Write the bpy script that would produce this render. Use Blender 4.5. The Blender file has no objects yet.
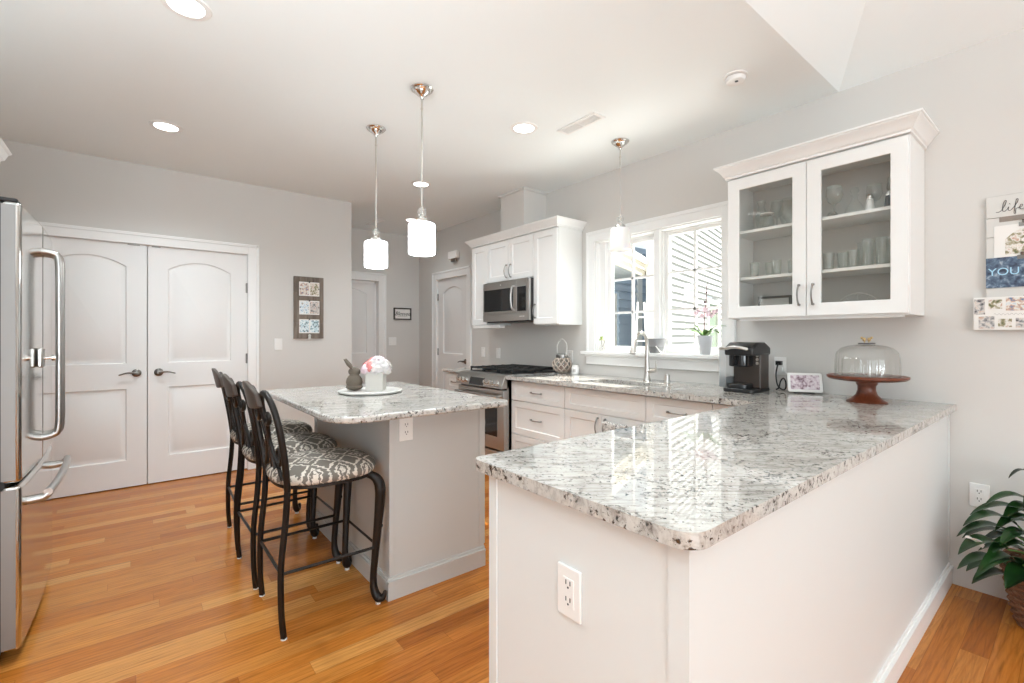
import bpy, bmesh, math, random
from math import sin, cos, pi, radians as RAD
from mathutils import Vector, Matrix, noise

random.seed(7)
sc = bpy.context.scene
COL = sc.collection

# ------------------------------------------------------------------ camera, sky, sun, daylight, exposure
FPX = 467.5
cam_d = bpy.data.cameras.new('camera'); cam = bpy.data.objects.new('camera', cam_d); COL.objects.link(cam)
cam_d.sensor_width = 36.0; cam_d.lens = FPX / 1024 * 36.0
cam_d.shift_y = -(341.5 - 336.6) / 1024
cam_d.clip_start = 0.02; cam_d.clip_end = 200
cam.location = (0, 0, 1.265); cam.rotation_euler = (pi / 2, 0, -0.68)
sc.camera = cam

wd = bpy.data.worlds.new('sky'); sc.world = wd; wd.use_nodes = True
wn = wd.node_tree; wn.nodes.clear()
wo = wn.nodes.new('ShaderNodeOutputWorld'); wb = wn.nodes.new('ShaderNodeBackground')
wb.inputs[0].default_value = (0.86, 0.93, 1.0, 1); wb.inputs[1].default_value = 0.95
wn.links.new(wb.outputs[0], wo.inputs[0])

sun_d = bpy.data.lights.new('sun', 'SUN'); sun = bpy.data.objects.new('sun', sun_d); COL.objects.link(sun)
sun_d.energy = 13; sun_d.angle = RAD(0.8); sun_d.color = (1, 0.96, 0.9)
sun.rotation_euler = Vector((-0.60, 0.25, -0.80)).to_track_quat('-Z', 'Y').to_euler()

def area(name, loc, direction, sx, sy, power, col=(1, 1, 1)):
    d = bpy.data.lights.new(name, 'AREA'); o = bpy.data.objects.new(name, d); COL.objects.link(o)
    d.shape = 'RECTANGLE'; d.size = sx; d.size_y = sy; d.energy = power; d.color = col
    o.location = loc; o.rotation_euler = Vector(direction).to_track_quat('-Z', 'Z').to_euler()
    return o
# area lights standing in for daylight at the unseen living room windows
area('daylight_rear', (-0.5, -4.80, 1.75), (0.1, 1, -0.02), 4.0, 2.1, 62, (0.83, 0.938, 1.0))
area('ceiling_fill_rear', (-0.5, -4.95, 0.9), (0.1, 1, 0.62), 4.0, 1.6, 165, (0.83, 0.938, 1.0))  # added upward area light, imitating outdoor ground bounce to brighten the ceiling
area('daylight_left', (-4.28, -2.0, 1.7), (1, 0.25, 0.3), 3.0, 2.0, 42, (0.83, 0.938, 1.0))

area('ceiling_fill_window', (4.35, 2.25, 0.45), (-0.75, 0, 0.78), 1.1, 1.9, 75, (0.99, 0.98, 0.96))   # added area light below the sink window, brightening the ceiling like ground bounce

sc.view_settings.view_transform = 'Standard'; sc.view_settings.look = 'None'
sc.view_settings.gamma = 1.0; sc.view_settings.use_curve_mapping = False
sc.view_settings.exposure = 0.33
try:
    sc.cycles.use_denoising = True
    sc.cycles.max_bounces = 10; sc.cycles.diffuse_bounces = 6; sc.cycles.glossy_bounces = 5
    sc.cycles.transparent_max_bounces = 24; sc.cycles.caustics_refractive = False; sc.cycles.caustics_reflective = False
    sc.cycles.sample_clamp_indirect = 6
except Exception:
    pass

# ------------------------------------------------------------------ materials
def mat(name, col=(.8, .8, .8), rough=.5, metal=0.0, **kw):
    m = bpy.data.materials.new(name); m.use_nodes = True
    b = m.node_tree.nodes['Principled BSDF']
    b.inputs['Base Color'].default_value = (*col, 1); b.inputs['Roughness'].default_value = rough
    b.inputs['Metallic'].default_value = metal
    for k, v in kw.items():
        b.inputs[k.replace('_', ' ')].default_value = v
    return m
class NT:
    def __init__(s, m): s.m = m; s.t = m.node_tree; s.b = s.t.nodes['Principled BSDF']
    def n(s, typ, **kw):
        x = s.t.nodes.new('ShaderNode' + typ)
        for k, v in kw.items(): setattr(x, k, v)
        return x
    def put(s, sock, v):
        if isinstance(v, bpy.types.NodeSocket): s.t.links.new(v, sock)
        elif v is not None: sock.default_value = v
    def math(s, op, a, b=None, c=None):
        x = s.n('Math', operation=op)
        for i, v in enumerate((a, b, c)):
            if v is not None: s.put(x.inputs[i], v)
        return x.outputs[0]
    def ramp(s, fac, stops):
        x = s.n('ValToRGB'); e = x.color_ramp.elements
        while len(e) < len(stops): e.new(.5)
        for i, (p, c) in enumerate(stops): e[i].position = p; e[i].color = (*c, 1) if len(c) == 3 else c
        s.put(x.inputs[0], fac); return x.outputs[0]
    def noise(s, vec, scale=5, detail=3, rough=.5, dist=0):
        x = s.n('TexNoise'); s.put(x.inputs['Vector'], vec); x.inputs['Scale'].default_value = scale
        x.inputs['Detail'].default_value = detail; x.inputs['Roughness'].default_value = rough
        x.inputs['Distortion'].default_value = dist; return x.outputs['Fac']
    def coord(s, kind='Object', scale=(1, 1, 1), rot=(0, 0, 0)):
        c = s.n('TexCoord'); mp = s.n('Mapping'); s.put(mp.inputs[0], c.outputs[kind])
        mp.inputs['Scale'].default_value = scale; mp.inputs['Rotation'].default_value = rot
        return mp.outputs[0]
    def mix(s, fac, a, b, blend='MIX'):
        x = s.n('Mix', data_type='RGBA', blend_type=blend)
        s.put(x.inputs[0], fac)
        s.put(x.inputs[6], (*a, 1) if isinstance(a, tuple) and len(a) == 3 else a)
        s.put(x.inputs[7], (*b, 1) if isinstance(b, tuple) and len(b) == 3 else b)
        return x.outputs[2]
    def bump(s, h, strength=.2, dist=.01):
        x = s.n('Bump'); x.inputs['Strength'].default_value = strength; x.inputs['Distance'].default_value = dist
        s.put(x.inputs['Height'], h); s.t.links.new(x.outputs[0], s.b.inputs['Normal'])
    def color(s, c): s.t.links.new(c, s.b.inputs['Base Color'])

def paint(name, col, rough=.55, bump=.06):
    m = mat(name, col, rough); t = NT(m)
    t.bump(t.noise(t.coord(), 260, 2), bump, .002)
    return m
M = {}
M['wall'] = paint('greige_wall_paint', (.65, .632, .605), .6)
M['ceiling'] = paint('white_ceiling_paint', (.86, .895, .895), .8)
M['trim'] = paint('white_trim_paint', (.86, .86, .85), .35, .02)
M['cab'] = paint('white_cabinet_paint', (.84, .84, .825), .33, .02)
M['door'] = paint('white_door_paint', (.80, .795, .785), .38, .02)
M['island'] = paint('island_paint', (.56, .56, .545), .45, .02)
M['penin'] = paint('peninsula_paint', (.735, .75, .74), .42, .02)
M['plastic'] = mat('white_plastic', (.85, .84, .82), .35)
M['dark'] = mat('black_plastic', (.012, .012, .013), .3)
M['slot'] = mat('dark_slot', (.05, .05, .05), .6)
M['chrome'] = mat('polished_nickel', (.78, .77, .75), .12, 1)
M['nickel'] = mat('brushed_nickel', (.62, .60, .57), .28, 1)
M['pull'] = mat('dark_nickel_pull', (.30, .285, .27), .3, 1)
M['bronze'] = mat('aged_lever_metal', (.20, .185, .17), .3, 1)
M['iron'] = mat('black_brown_iron', (.014, .010, .008), .42, .35)
M['grate'] = mat('cast_iron', (.012, .012, .012), .5)
M['black'] = mat('black_glass', (.01, .01, .011), .06)
M['gasket'] = mat('black_rubber', (.02, .02, .02), .6)

def steel(name, col, rough, axis):
    m = mat(name, col, rough, 1); t = NT(m)
    sc_ = [700, 700, 700]; sc_[axis] = 3
    n = t.noise(t.coord('Object', tuple(sc_)), 1, 2)
    t.bump(n, .05, .001)
    return m
M['steel'] = steel('brushed_steel', (.47, .46, .445), .30, 0)
M['steel_side'] = steel('fridge_side_steel', (.50, .49, .475), .42, 2)
M['edge'] = steel('fridge_edge_steel', (.27, .26, .25), .5, 2)
M['steel_front'] = steel('fridge_front_steel', (.60, .59, .57), .09, 1)

def wood_floor():
    m = mat('oak_floor', (.6, .35, .16), .28, Specular_IOR_Level=.32); t = NT(m)
    c = t.n('TexCoord'); sp = t.n('SeparateXYZ'); t.put(sp.inputs[0], c.outputs['Object'])
    X, Y = sp.outputs[0], sp.outputs[1]
    W = .083
    rowf = t.math('DIVIDE', Y, W); row = t.math('FLOOR', rowf)
    wn1 = t.n('TexWhiteNoise', noise_dimensions='1D'); t.put(wn1.inputs['W'], row)
    off = t.math('MULTIPLY', wn1.outputs['Value'], 7.3)
    cf = t.math('DIVIDE', t.math('ADD', X, off), 1.05); colm = t.math('FLOOR', cf)
    cb = t.n('CombineXYZ'); t.put(cb.inputs[0], row); t.put(cb.inputs[1], colm)
    wn2 = t.n('TexWhiteNoise', noise_dimensions='2D'); t.put(wn2.inputs['Vector'], cb.outputs[0])
    r = wn2.outputs['Value']
    base = t.ramp(r, [(0, (.40, .120, .016)), (.3, (.48, .160, .024)), (.6, (.53, .188, .032)), (.85, (.58, .230, .048)), (1, (.66, .31, .085))])
    g = t.n('CombineXYZ'); t.put(g.inputs[0], t.math('MULTIPLY', X, 1.6)); t.put(g.inputs[1], t.math('MULTIPLY', Y, 22))
    t.put(g.inputs[2], t.math('MULTIPLY', r, 40))
    g1 = t.noise(g.outputs[0], 2.2, 6, .65, 1.2)
    g2 = t.n('CombineXYZ'); t.put(g2.inputs[0], t.math('MULTIPLY', X, 9)); t.put(g2.inputs[1], t.math('MULTIPLY', Y, 160)); t.put(g2.inputs[2], r)
    g2n = t.noise(g2.outputs[0], 1, 3)
    # cathedral grain rings
    w = t.n('TexWave', wave_type='RINGS', rings_direction='Z'); w.inputs['Scale'].default_value = 1.1
    w.inputs['Distortion'].default_value = 5; w.inputs['Detail'].default_value = 2; w.inputs['Detail Scale'].default_value = .7
    g3 = t.n('CombineXYZ'); t.put(g3.inputs[0], t.math('MULTIPLY', X, 1.2)); t.put(g3.inputs[1], t.math('MULTIPLY', Y, 14)); t.put(g3.inputs[2], t.math('MULTIPLY', r, 9))
    t.put(w.inputs['Vector'], g3.outputs[0])
    dk = t.ramp(g1, [(.30, (.62, .62, .62)), (.5, (.95, .95, .95)), (.72, (1.12, 1.1, 1.06))])
    c1 = t.mix(1.0, base, dk, 'MULTIPLY')
    c2 = t.mix(1.0, c1, t.ramp(g2n, [(.3, (.88, .86, .84)), (.6, (1.03, 1.03, 1.03))]), 'MULTIPLY')
    c3 = t.mix(1.0, c2, t.ramp(w.outputs['Fac'], [(0, (.87, .84, .80)), (.22, (1, 1, 1)), (1, (1.02, 1.02, 1.02))]), 'MULTIPLY')
    fy = t.math('FRACT', rowf); fx = t.math('FRACT', cf)
    ey = t.math('MINIMUM', fy, t.math('SUBTRACT', 1, fy)); ex = t.math('MINIMUM', fx, t.math('SUBTRACT', 1, fx))
    gap = t.math('MINIMUM', t.math('MULTIPLY', ey, W), t.math('MULTIPLY', ex, 1.05))
    gm = t.ramp(t.math('MULTIPLY', gap, 400), [(.0, (.45, .4, .36)), (.45, (1, 1, 1))])
    t.color(t.mix(1.0, c3, gm, 'MULTIPLY'))
    t.bump(t.math('ADD', t.math('MINIMUM', t.math('MULTIPLY', gap, 300), 1), t.math('MULTIPLY', g2n, .12)), .12, .002)
    t.put(t.b.inputs['Roughness'], t.math('ADD', .15, t.math('MULTIPLY', g1, .16)))
    return m
M['floor'] = wood_floor()

def granite(name, rot, speck=1.0):
    m = mat(name, (.7, .69, .67), .035); t = NT(m)
    t.b.inputs['IOR'].default_value = 2.0
    co = t.coord('Object', (1, 1, 1), (0, 0, rot))
    st = t.coord('Object', (1, 1, 1), (0, 0, rot)); mp = t.n('Mapping'); t.put(mp.inputs[0], st); mp.inputs['Scale'].default_value = (1, 5.5, 3)
    s1 = t.noise(mp.outputs[0], 6.5, 8, .70, .8)
    s2 = t.noise(mp.outputs[0], 19, 7, .72, .4)
    n1 = t.noise(co, 42, 5, .7)
    base = t.ramp(s1, [(.28, (.28, .255, .23)), (.40, (.43, .405, .375)), (.49, (.56, .54, .505)), (.68, (.65, .63, .595))])
    c2 = t.mix(1.0, base, t.ramp(s2, [(.30, (.50, .47, .44)), (.40, (.88, .87, .86)), (.48, (1, 1, 1))]), 'MULTIPLY')
    c3 = t.mix(1.0, c2, t.ramp(n1, [(.34, (.42, .40, .39)), (.41, (.88, .875, .87)), (.50, (1, 1, 1))]), 'MULTIPLY')
    v = t.noise(co, 75, 4, .6); big = t.noise(co, 9, 2, .5)
    sp = t.math('MULTIPLY', v, t.math('ADD', .62, t.math('MULTIPLY', big, .76)))
    c4 = t.mix(1.0, c3, t.ramp(sp, [(.36, (.06, .05, .045)), (.42, (1, 1, 1))]), 'MULTIPLY')
    t.color(c4)
    return m
M['granite'] = granite('white_granite', RAD(39))
M['granite2'] = granite('island_granite', RAD(20))

def thin_glass(name, tint=(1, 1, 1), gloss=.04, edge=.6, rough=.02, milk=0.0):
    m = bpy.data.materials.new(name); m.use_nodes = True; nt = m.node_tree; nt.nodes.clear()
    o = nt.nodes.new('ShaderNodeOutputMaterial'); mx = nt.nodes.new('ShaderNodeMixShader')
    tr = nt.nodes.new('ShaderNodeBsdfTransparent'); gl = nt.nodes.new('ShaderNodeBsdfGlossy')
    tr.inputs[0].default_value = (*tint, 1); gl.inputs['Roughness'].default_value = rough
    lw = nt.nodes.new('ShaderNodeLayerWeight'); lw.inputs[0].default_value = .5
    pw = nt.nodes.new('ShaderNodeMath'); pw.operation = 'POWER'; pw.inputs[1].default_value = 3.5
    ma = nt.nodes.new('ShaderNodeMath'); ma.operation = 'MULTIPLY_ADD'; ma.inputs[1].default_value = edge; ma.inputs[2].default_value = gloss
    nt.links.new(lw.outputs['Facing'], pw.inputs[0]); nt.links.new(pw.outputs[0], ma.inputs[0]); nt.links.new(ma.outputs[0], mx.inputs[0])
    base = tr.outputs[0]
    if milk:
        df = nt.nodes.new('ShaderNodeBsdfTranslucent'); d2 = nt.nodes.new('ShaderNodeBsdfDiffuse'); ad = nt.nodes.new('ShaderNodeMixShader'); ad.inputs[0].default_value = .5
        for x in (df, d2): x.inputs[0].default_value = (.9, .9, .89, 1)
        nt.links.new(df.outputs[0], ad.inputs[1]); nt.links.new(d2.outputs[0], ad.inputs[2])
        mm = nt.nodes.new('ShaderNodeMixShader'); mm.inputs[0].default_value = milk
        nt.links.new(tr.outputs[0], mm.inputs[1]); nt.links.new(ad.outputs[0], mm.inputs[2]); base = mm.outputs[0]
    nt.links.new(base, mx.inputs[1]); nt.links.new(gl.outputs[0], mx.inputs[2]); nt.links.new(mx.outputs[0], o.inputs[0])
    return m
M['pane'] = thin_glass('window_glass', (.98, .99, .98), .02, .4)
M['cabglass'] = thin_glass('cabinet_glass', (.95, .95, .94), .02, .35)
M['glass'] = thin_glass('drinking_glass', (.96, .97, .96), .04, .5, .04, .09)
M['dome'] = thin_glass('ribbed_dome_glass', (.97, .97, .96), .05, .6, .03, .10)

def emit(name, col, s):
    m = bpy.data.materials.new(name); m.use_nodes = True; nt = m.node_tree; nt.nodes.clear()
    o = nt.nodes.new('ShaderNodeOutputMaterial'); e = nt.nodes.new('ShaderNodeEmission')
    e.inputs[0].default_value = (*col, 1); e.inputs[1].default_value = s; nt.links.new(e.outputs[0], o.inputs[0]); return m
M['shade_lit'] = emit('lit_opal_glass', (.93, .98, 1), 13)
M['lamp'] = emit('led_diffuser', (1, .98, .95), 6.0)
M['shade'] = mat('opal_glass', (.88, .87, .86), .25, Subsurface_Weight=.2)

def fabric():
    m = mat('ikat_fabric', (.2, .17, .14), .85); t = NT(m)
    c = t.n('TexCoord'); nz = t.n('TexNoise'); t.put(nz.inputs['Vector'], c.outputs['Object']); nz.inputs['Scale'].default_value = 60
    sp = t.n('SeparateXYZ'); t.put(sp.inputs[0], c.outputs['Object'])
    jag = t.math('MULTIPLY', t.math('SUBTRACT', nz.outputs['Fac'], .5), .35)
    u = t.math('FRACT', t.math('ADD', t.math('MULTIPLY', sp.outputs[0], 8.6), .25)); v = t.math('FRACT', t.math('MULTIPLY', sp.outputs[1], 7.0))
    d = t.math('ADD', t.math('ABSOLUTE', t.math('SUBTRACT', u, .5)), t.math('ABSOLUTE', t.math('SUBTRACT', v, .5)))
    d = t.math('ADD', d, jag)
    rings = t.ramp(d, [(0, (0, 0, 0)), (.05, (1, 1, 1)), (.11, (1, 1, 1)), (.13, (0, 0, 0)), (.22, (0, 0, 0)), (.24, (1, 1, 1)), (.30, (1, 1, 1)), (.32, (0, 0, 0)), (.50, (0, 0, 0)), (.53, (1, 1, 1)), (.62, (1, 1, 1)), (.65, (0, 0, 0))])
    t.color(t.mix(rings, (.17, .148, .125), (.66, .60, .52)))
    t.bump(t.noise(c.outputs['Object'], 700, 2), .3, .002)
    return m
M['ikat'] = fabric()
M['leather'] = mat('taupe_back_pad', (.075, .060, .050), .38)
M['leaf'] = mat('peace_lily_leaf', (.018, .075, .012), .3)
M['leaf2'] = mat('orchid_leaf', (.13, .26, .05), .4)
M['wicker'] = mat('brown_wicker', (.20, .085, .04), .7)
M['soil'] = mat('potting_soil', (.03, .02, .015), .9)

def wood(name, c0, c1, axis=2, rough=.45, sc_=10):
    m = mat(name, c0, rough); t = NT(m)
    s = [sc_ * 3] * 3; s[axis] = sc_ * .25
    g = t.noise(t.coord('Object', tuple(s)), 1, 5, .6, .6)
    t.color(t.ramp(g, [(.3, c0), (.7, c1)])); t.bump(g, .15, .003)
    return m
M['barn'] = wood('weathered_barn_wood', (.10, .075, .058), (.26, .215, .175), 2, .7)
M['cherry'] = wood('cherry_wood', (.085, .022, .010), (.20, .052, .022), 0, .3)
M['stone'] = mat('grey_brown_stone', (.13, .105, .08), .8)
NT(M['stone']).bump(NT(M['stone']).noise(NT(M['stone']).coord(), 120, 4), .6, .004)
M['whitewood'] = mat('white_wood', (.66, .65, .62), .5)
M['petal'] = mat('white_petal', (.72, .65, .63), .6, Subsurface_Weight=.15)
M['petal2'] = mat('pink_petal', (.78, .28, .27), .6)
M['pinkpale'] = mat('pale_pink_petal', (.86, .70, .76), .6)
M['ink'] = mat('black_ink', (.02, .02, .02), .6)

# ------------------------------------------------------------------ mesh helpers
def box(bm, a, b, mi=0):
    (x0, y0, z0), (x1, y1, z1) = a, b
    x0, x1 = min(x0, x1), max(x0, x1); y0, y1 = min(y0, y1), max(y0, y1); z0, z1 = min(z0, z1), max(z0, z1)
    v = [bm.verts.new(p) for p in ((x0, y0, z0), (x1, y0, z0), (x1, y1, z0), (x0, y1, z0), (x0, y0, z1), (x1, y0, z1), (x1, y1, z1), (x0, y1, z1))]
    for f in ((0, 3, 2, 1), (4, 5, 6, 7), (0, 1, 5, 4), (1, 2, 6, 5), (2, 3, 7, 6), (3, 0, 4, 7)):
        bm.faces.new([v[i] for i in f]).material_index = mi
def prism(bm, poly, z0, z1, axis=2, holes=()):
    """polygon (2-D) extruded along axis; holes allowed."""
    def P(p, h):
        return (p[0], p[1], h) if axis == 2 else ((p[0], h, p[1]) if axis == 1 else (h, p[0], p[1]))
    loops = [poly] + list(holes)
    for h in (z0, z1):
        edges = []; 
        for lp in loops:
            vs = [bm.verts.new(P(p, h)) for p in lp]
            edges += [bm.edges.new((vs[i], vs[(i + 1) % len(vs)])) for i in range(len(vs))]
        if len(loops) == 1:
            bm.faces.new(vs)
        else:
            bmesh.ops.triangle_fill(bm, use_beauty=True, edges=edges)
        if h == z0: lo = edges
        else: hi = edges
    k = 0
    for lp in loops:
        n = len(lp)
        for i in range(n):
            e0, e1 = lo[k + i], hi[k + i]
            a, b = e0.verts; c, d = e1.verts
            try: bm.faces.new((a, b, d, c))
            except ValueError: pass
        k += n
def lathe(bm, prof, c=(0, 0, 0), n=24, axis='Z', ribs=0, ribamp=0.0):
    rings = []
    for r, z in prof:
        ring = []
        for i in range(n):
            a = 2 * pi * i / n; rr = r * (1 + ribamp * cos(ribs * a)) if ribs else r
            p = (rr * cos(a), rr * sin(a), z)
            if axis == 'X': p = (z, rr * cos(a), rr * sin(a))
            elif axis == 'Y': p = (rr * cos(a), z, rr * sin(a))
            ring.append(bm.verts.new((p[0] + c[0], p[1] + c[1], p[2] + c[2])))
        rings.append(ring)
    for a, b in zip(rings, rings[1:]):
        for i in range(n):
            bm.faces.new((a[i], a[(i + 1) % n], b[(i + 1) % n], b[i]))
    if prof[0][0] > 1e-5: bm.faces.new(rings[0][::-1])
    if prof[-1][0] > 1e-5: bm.faces.new(rings[-1])
def smooth_path(pts, k=6):
    P = [Vector(p) for p in pts]; out = []
    for i in range(len(P) - 1):
        p0 = P[max(i - 1, 0)]; p1 = P[i]; p2 = P[i + 1]; p3 = P[min(i + 2, len(P) - 1)]
        for j in range(k):
            t = j / k
            out.append(.5 * ((2 * p1) + (-p0 + p2) * t + (2 * p0 - 5 * p1 + 4 * p2 - p3) * t * t + (-p0 + 3 * p1 - 3 * p2 + p3) * t ** 3))
    out.append(P[-1]); return out
def tube(bm, pts, r, n=8, smooth=0, cap=True, flat=1.0):
    rs = r if isinstance(r, (list, tuple)) else [r] * len(pts)
    if smooth:
        q = smooth_path(pts, smooth); rr = []
        for i in range(len(pts) - 1):
            for j in range(smooth): rr.append(rs[i] + (rs[i + 1] - rs[i]) * j / smooth)
        rr.append(rs[-1]); pts, rs = q, rr
    P = [Vector(p) for p in pts]; rings = []; up = None
    for i, p in enumerate(P):
        d = (P[min(i + 1, len(P) - 1)] - P[max(i - 1, 0)])
        if d.length < 1e-9: d = Vector((0, 0, 1))
        d.normalize()
        if up is None:
            up = Vector((0, 0, 1)) if abs(d.z) < .9 else Vector((1, 0, 0))
        s = d.cross(up)
        if s.length < 1e-6: s = d.cross(Vector((0, 1, 0)))
        s.normalize(); up = s.cross(d).normalized()
        rings.append([bm.verts.new(p + (s * cos(2 * pi * k / n) + up * sin(2 * pi * k / n) * flat) * rs[i]) for k in range(n)])
    for a, b in zip(rings, rings[1:]):
        for k in range(n): bm.faces.new((a[k], a[(k + 1) % n], b[(k + 1) % n], b[k]))
    if cap: bm.faces.new(rings[0][::-1]); bm.faces.new(rings[-1])
def ball(bm, c, r, sx=1, sy=1, sz=1, seg=16):
    m = Matrix.Translation(c) @ Matrix.Diagonal((sx * r, sy * r, sz * r, 1))
    bmesh.ops.create_uvsphere(bm, u_segments=seg, v_segments=max(6, seg // 2), radius=1, matrix=m)
def inset(loop, d):
    """offset a counter-clockwise convex-ish loop inwards by d"""
    n = len(loop); out = []
    for i in range(n):
        a = Vector(loop[i - 1]); b = Vector(loop[i]); c = Vector(loop[(i + 1) % n])
        e1 = (b - a).normalized(); e2 = (c - b).normalized()
        n1 = Vector((-e1.y, e1.x)); n2 = Vector((-e2.y, e2.x)); m = n1 + n2
        m = m / max(m.length_squared, 1e-9) * 2
        out.append(tuple(b + m * d))
    return out
def rect(x0, z0, x1, z1): return [(x0, z0), (x1, z0), (x1, z1), (x0, z1)]
def arch(x0, z0, x1, z1, rise, n=14):
    pts = [(x0, z0), (x1, z0)]
    for i in range(n + 1):
        u = i / n; x = x1 + (x0 - x1) * u
        pts.append((x, z1 + rise * (1 - (2 * u - 1) ** 2)))
    return pts
def panel_slab(bm, w, h, t, loops, prof):
    """slab 0..w x 0..h, front at y=0 facing -y; every loop sunk by prof [(inset, depth)...]; last one filled."""
    outer = rect(0, 0, w, h)
    edges = []; loopv = []
    for lp in [outer] + loops:
        vs = [bm.verts.new((p[0], 0, p[1])) for p in lp]; loopv.append(vs)
        edges += [bm.edges.new((vs[i], vs[(i + 1) % len(vs)])) for i in range(len(vs))]
    bmesh.ops.triangle_fill(bm, use_beauty=True, edges=edges)
    for lp, vs in zip(loops, loopv[1:]):
        prev = vs
        for ins, dep in prof:
            q = inset(lp, ins); cur = [bm.verts.new((p[0], dep, p[1])) for p in q]
            for i in range(len(q)): bm.faces.new((prev[i], prev[(i + 1) % len(q)], cur[(i + 1) % len(q)], cur[i]))
            prev = cur
        bm.faces.new(prev)
    o = loopv[0]; b = [bm.verts.new((v.co.x, t, v.co.z)) for v in o]
    for i in range(4): bm.faces.new((o[(i + 1) % 4], o[i], b[i], b[(i + 1) % 4]))
    bm.faces.new(b[::-1])
SHAKER = [(.004, .009)]
RAISED = [(.007, .010), (.018, .012), (.044, .003)]

def obj(name, bm, m, parent=None, bevel=0, seg=2, angle=40, sub=0, kind=None):
    bmesh.ops.recalc_face_normals(bm, faces=bm.faces)
    lim = RAD(angle)
    for f in bm.faces: f.smooth = True
    for e in bm.edges:
        if len(e.link_faces) == 2:
            e.smooth = e.calc_face_angle(0) < lim
        else: e.smooth = False
    me = bpy.data.meshes.new(name); bm.to_mesh(me); bm.free()
    for x in (m if isinstance(m, (list, tuple)) else [m]): me.materials.append(x)
    o = bpy.data.objects.new(name, me); COL.objects.link(o)
    if parent: o.parent = parent
    if bevel:
        b = o.modifiers.new('bevel', 'BEVEL'); b.width = bevel; b.segments = seg; b.limit_method = 'ANGLE'; b.angle_limit = RAD(35)
    if sub:
        s = o.modifiers.new('subdivision', 'SUBSURF'); s.levels = sub; s.render_levels = sub
    if kind: o['kind'] = kind
    return o
def struct(name, bm, m, parent=None, **kw):
    return obj(name, bm, m, parent, kind='structure', **kw)
def tag(o, label, cat, group=None):
    o['label'] = label; o['category'] = cat
    if group: o['group'] = group
    return o
def thing(name, label, cat, loc=(0, 0, 0), rz=0, group=None):
    o = bpy.data.objects.new(name, None); COL.objects.link(o); o.empty_display_size = .1
    o.location = loc; o.rotation_euler = (0, 0, rz); return tag(o, label, cat, group)
def B(): return bmesh.new()
def bx(*boxes):
    bm = B()
    for a, b in boxes: box(bm, a, b)
    return bm
def dup(root, loc, rz=None, label=None, group=None):
    r = root.copy(); COL.objects.link(r); r.location = loc
    if rz is not None: r.rotation_euler = (0, 0, rz)
    if label: r['label'] = label
    if group: r['group'] = group
    for ch in list(root.children):
        c = ch.copy(); COL.objects.link(c); c.parent = r
        for g in ch.children:
            d = g.copy(); COL.objects.link(d); d.parent = c
    return r
FACE_X = -pi / 2      # local front (-y) turned to face -x

CEIL = 2.72
# ------------------------------------------------------------------ room shell
struct('floor', bx(((-4.1, -4.6, -.1), (3.42, 6.4, 0))), M['floor'])
# window wall, with the sink window and the side door cut out
WY0, WY1, WZ0, WZ1 = 1.645, 2.825, 1.105, 2.125
DY0, DY1 = 4.92, 5.68
struct('wall_right', bx(((3.26, -4.6, 0), (3.42, WY0, CEIL)), ((3.26, WY0, 0), (3.42, WY1, WZ0)), ((3.26, WY0, WZ1), (3.42, WY1, CEIL)),
    ((3.26, WY1, 0), (3.42, DY0, CEIL)), ((3.26, DY0, 2.045), (3.42, DY1, CEIL)), ((3.26, DY1, 0), (3.42, 6.36, CEIL)), ((3.41, DY0, 0), (3.45, DY1, 2.045))), M['wall'])
DX0, DXM, DX1 = -.665, .089, .843
struct('wall_back', bx(((-4.1, 5.05, 0), (DX0, 5.17, CEIL)), ((DX0, 5.05, 2.045), (DX1, 5.17, CEIL)), ((DX1, 5.05, 0), (1.84, 5.17, CEIL)), ((DX0, 5.15, 0), (DX1, 5.19, 2.045))), M['wall'])
struct('wall_corner', bx(((1.72, 5.17, 0), (1.84, 6.36, CEIL))), M['wall'])
struct('wall_alcove', bx(((1.84, 6.2, 0), (1.87, 6.36, CEIL)), ((2.63, 6.2, 0), (3.42, 6.36, CEIL)), ((1.87, 6.2, 2.03), (2.63, 6.36, CEIL)), ((1.87, 6.34, 0), (2.63, 6.38, 2.03))), M['wall'])
struct('wall_left', bx(((-1.27, 1.2, 0), (-1.15, 5.05, CEIL))), M['wall'])
struct('wall_partition', bx(((-4.1, 1.2, 0), (-1.27, 1.32, CEIL))), M['wall'])
struct('wall_far_left', bx(((-4.2, -4.6, 0), (-4.08, -3.5, 4.3)), ((-4.2, -.5, 0), (-4.08, 1.32, 4.3)), ((-4.2, -3.5, 0), (-4.08, -.5, .7)), ((-4.2, -3.5, 2.7), (-4.08, -.5, 4.3))), M['wall'])
struct('wall_rear', bx(((-4.2, -4.72, 0), (-2.5, -4.6, 4.3)), ((1.5, -4.72, 0), (3.42, -4.6, 4.3)), ((-2.5, -4.72, 0), (1.5, -4.6, .7)), ((-2.5, -4.72, 2.8), (1.5, -4.6, 4.3))), M['wall'])
# living room windows behind the camera
def rear_window(name, axis, fixed, a0, a1, z0, z1, n):
    bm = B()
    def bb(u0, u1, za, zb, d=.05):
        if axis == 'y': box(bm, (u0, fixed - d, za), (u1, fixed + d, zb))
        else: box(bm, (fixed - d, u0, za), (fixed + d, u1, zb))
    bb(a0, a1, z0, z0 + .07); bb(a0, a1, z1 - .07, z1); bb(a0, a1, (z0 + z1) / 2 - .02, (z0 + z1) / 2 + .02, .03)
    for i in range(n + 1):
        u = a0 + (a1 - a0) * i / n; bb(max(a0, u - .05), min(a1, u + .05), z0, z1)
    struct(name, bm, M['trim'])
rear_window('window_2', 'y', -4.66, -2.5, 1.5, .7, 2.8, 3)
rear_window('window_3', 'x', -4.14, -3.5, -.5, .7, 2.7, 2)
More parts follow.
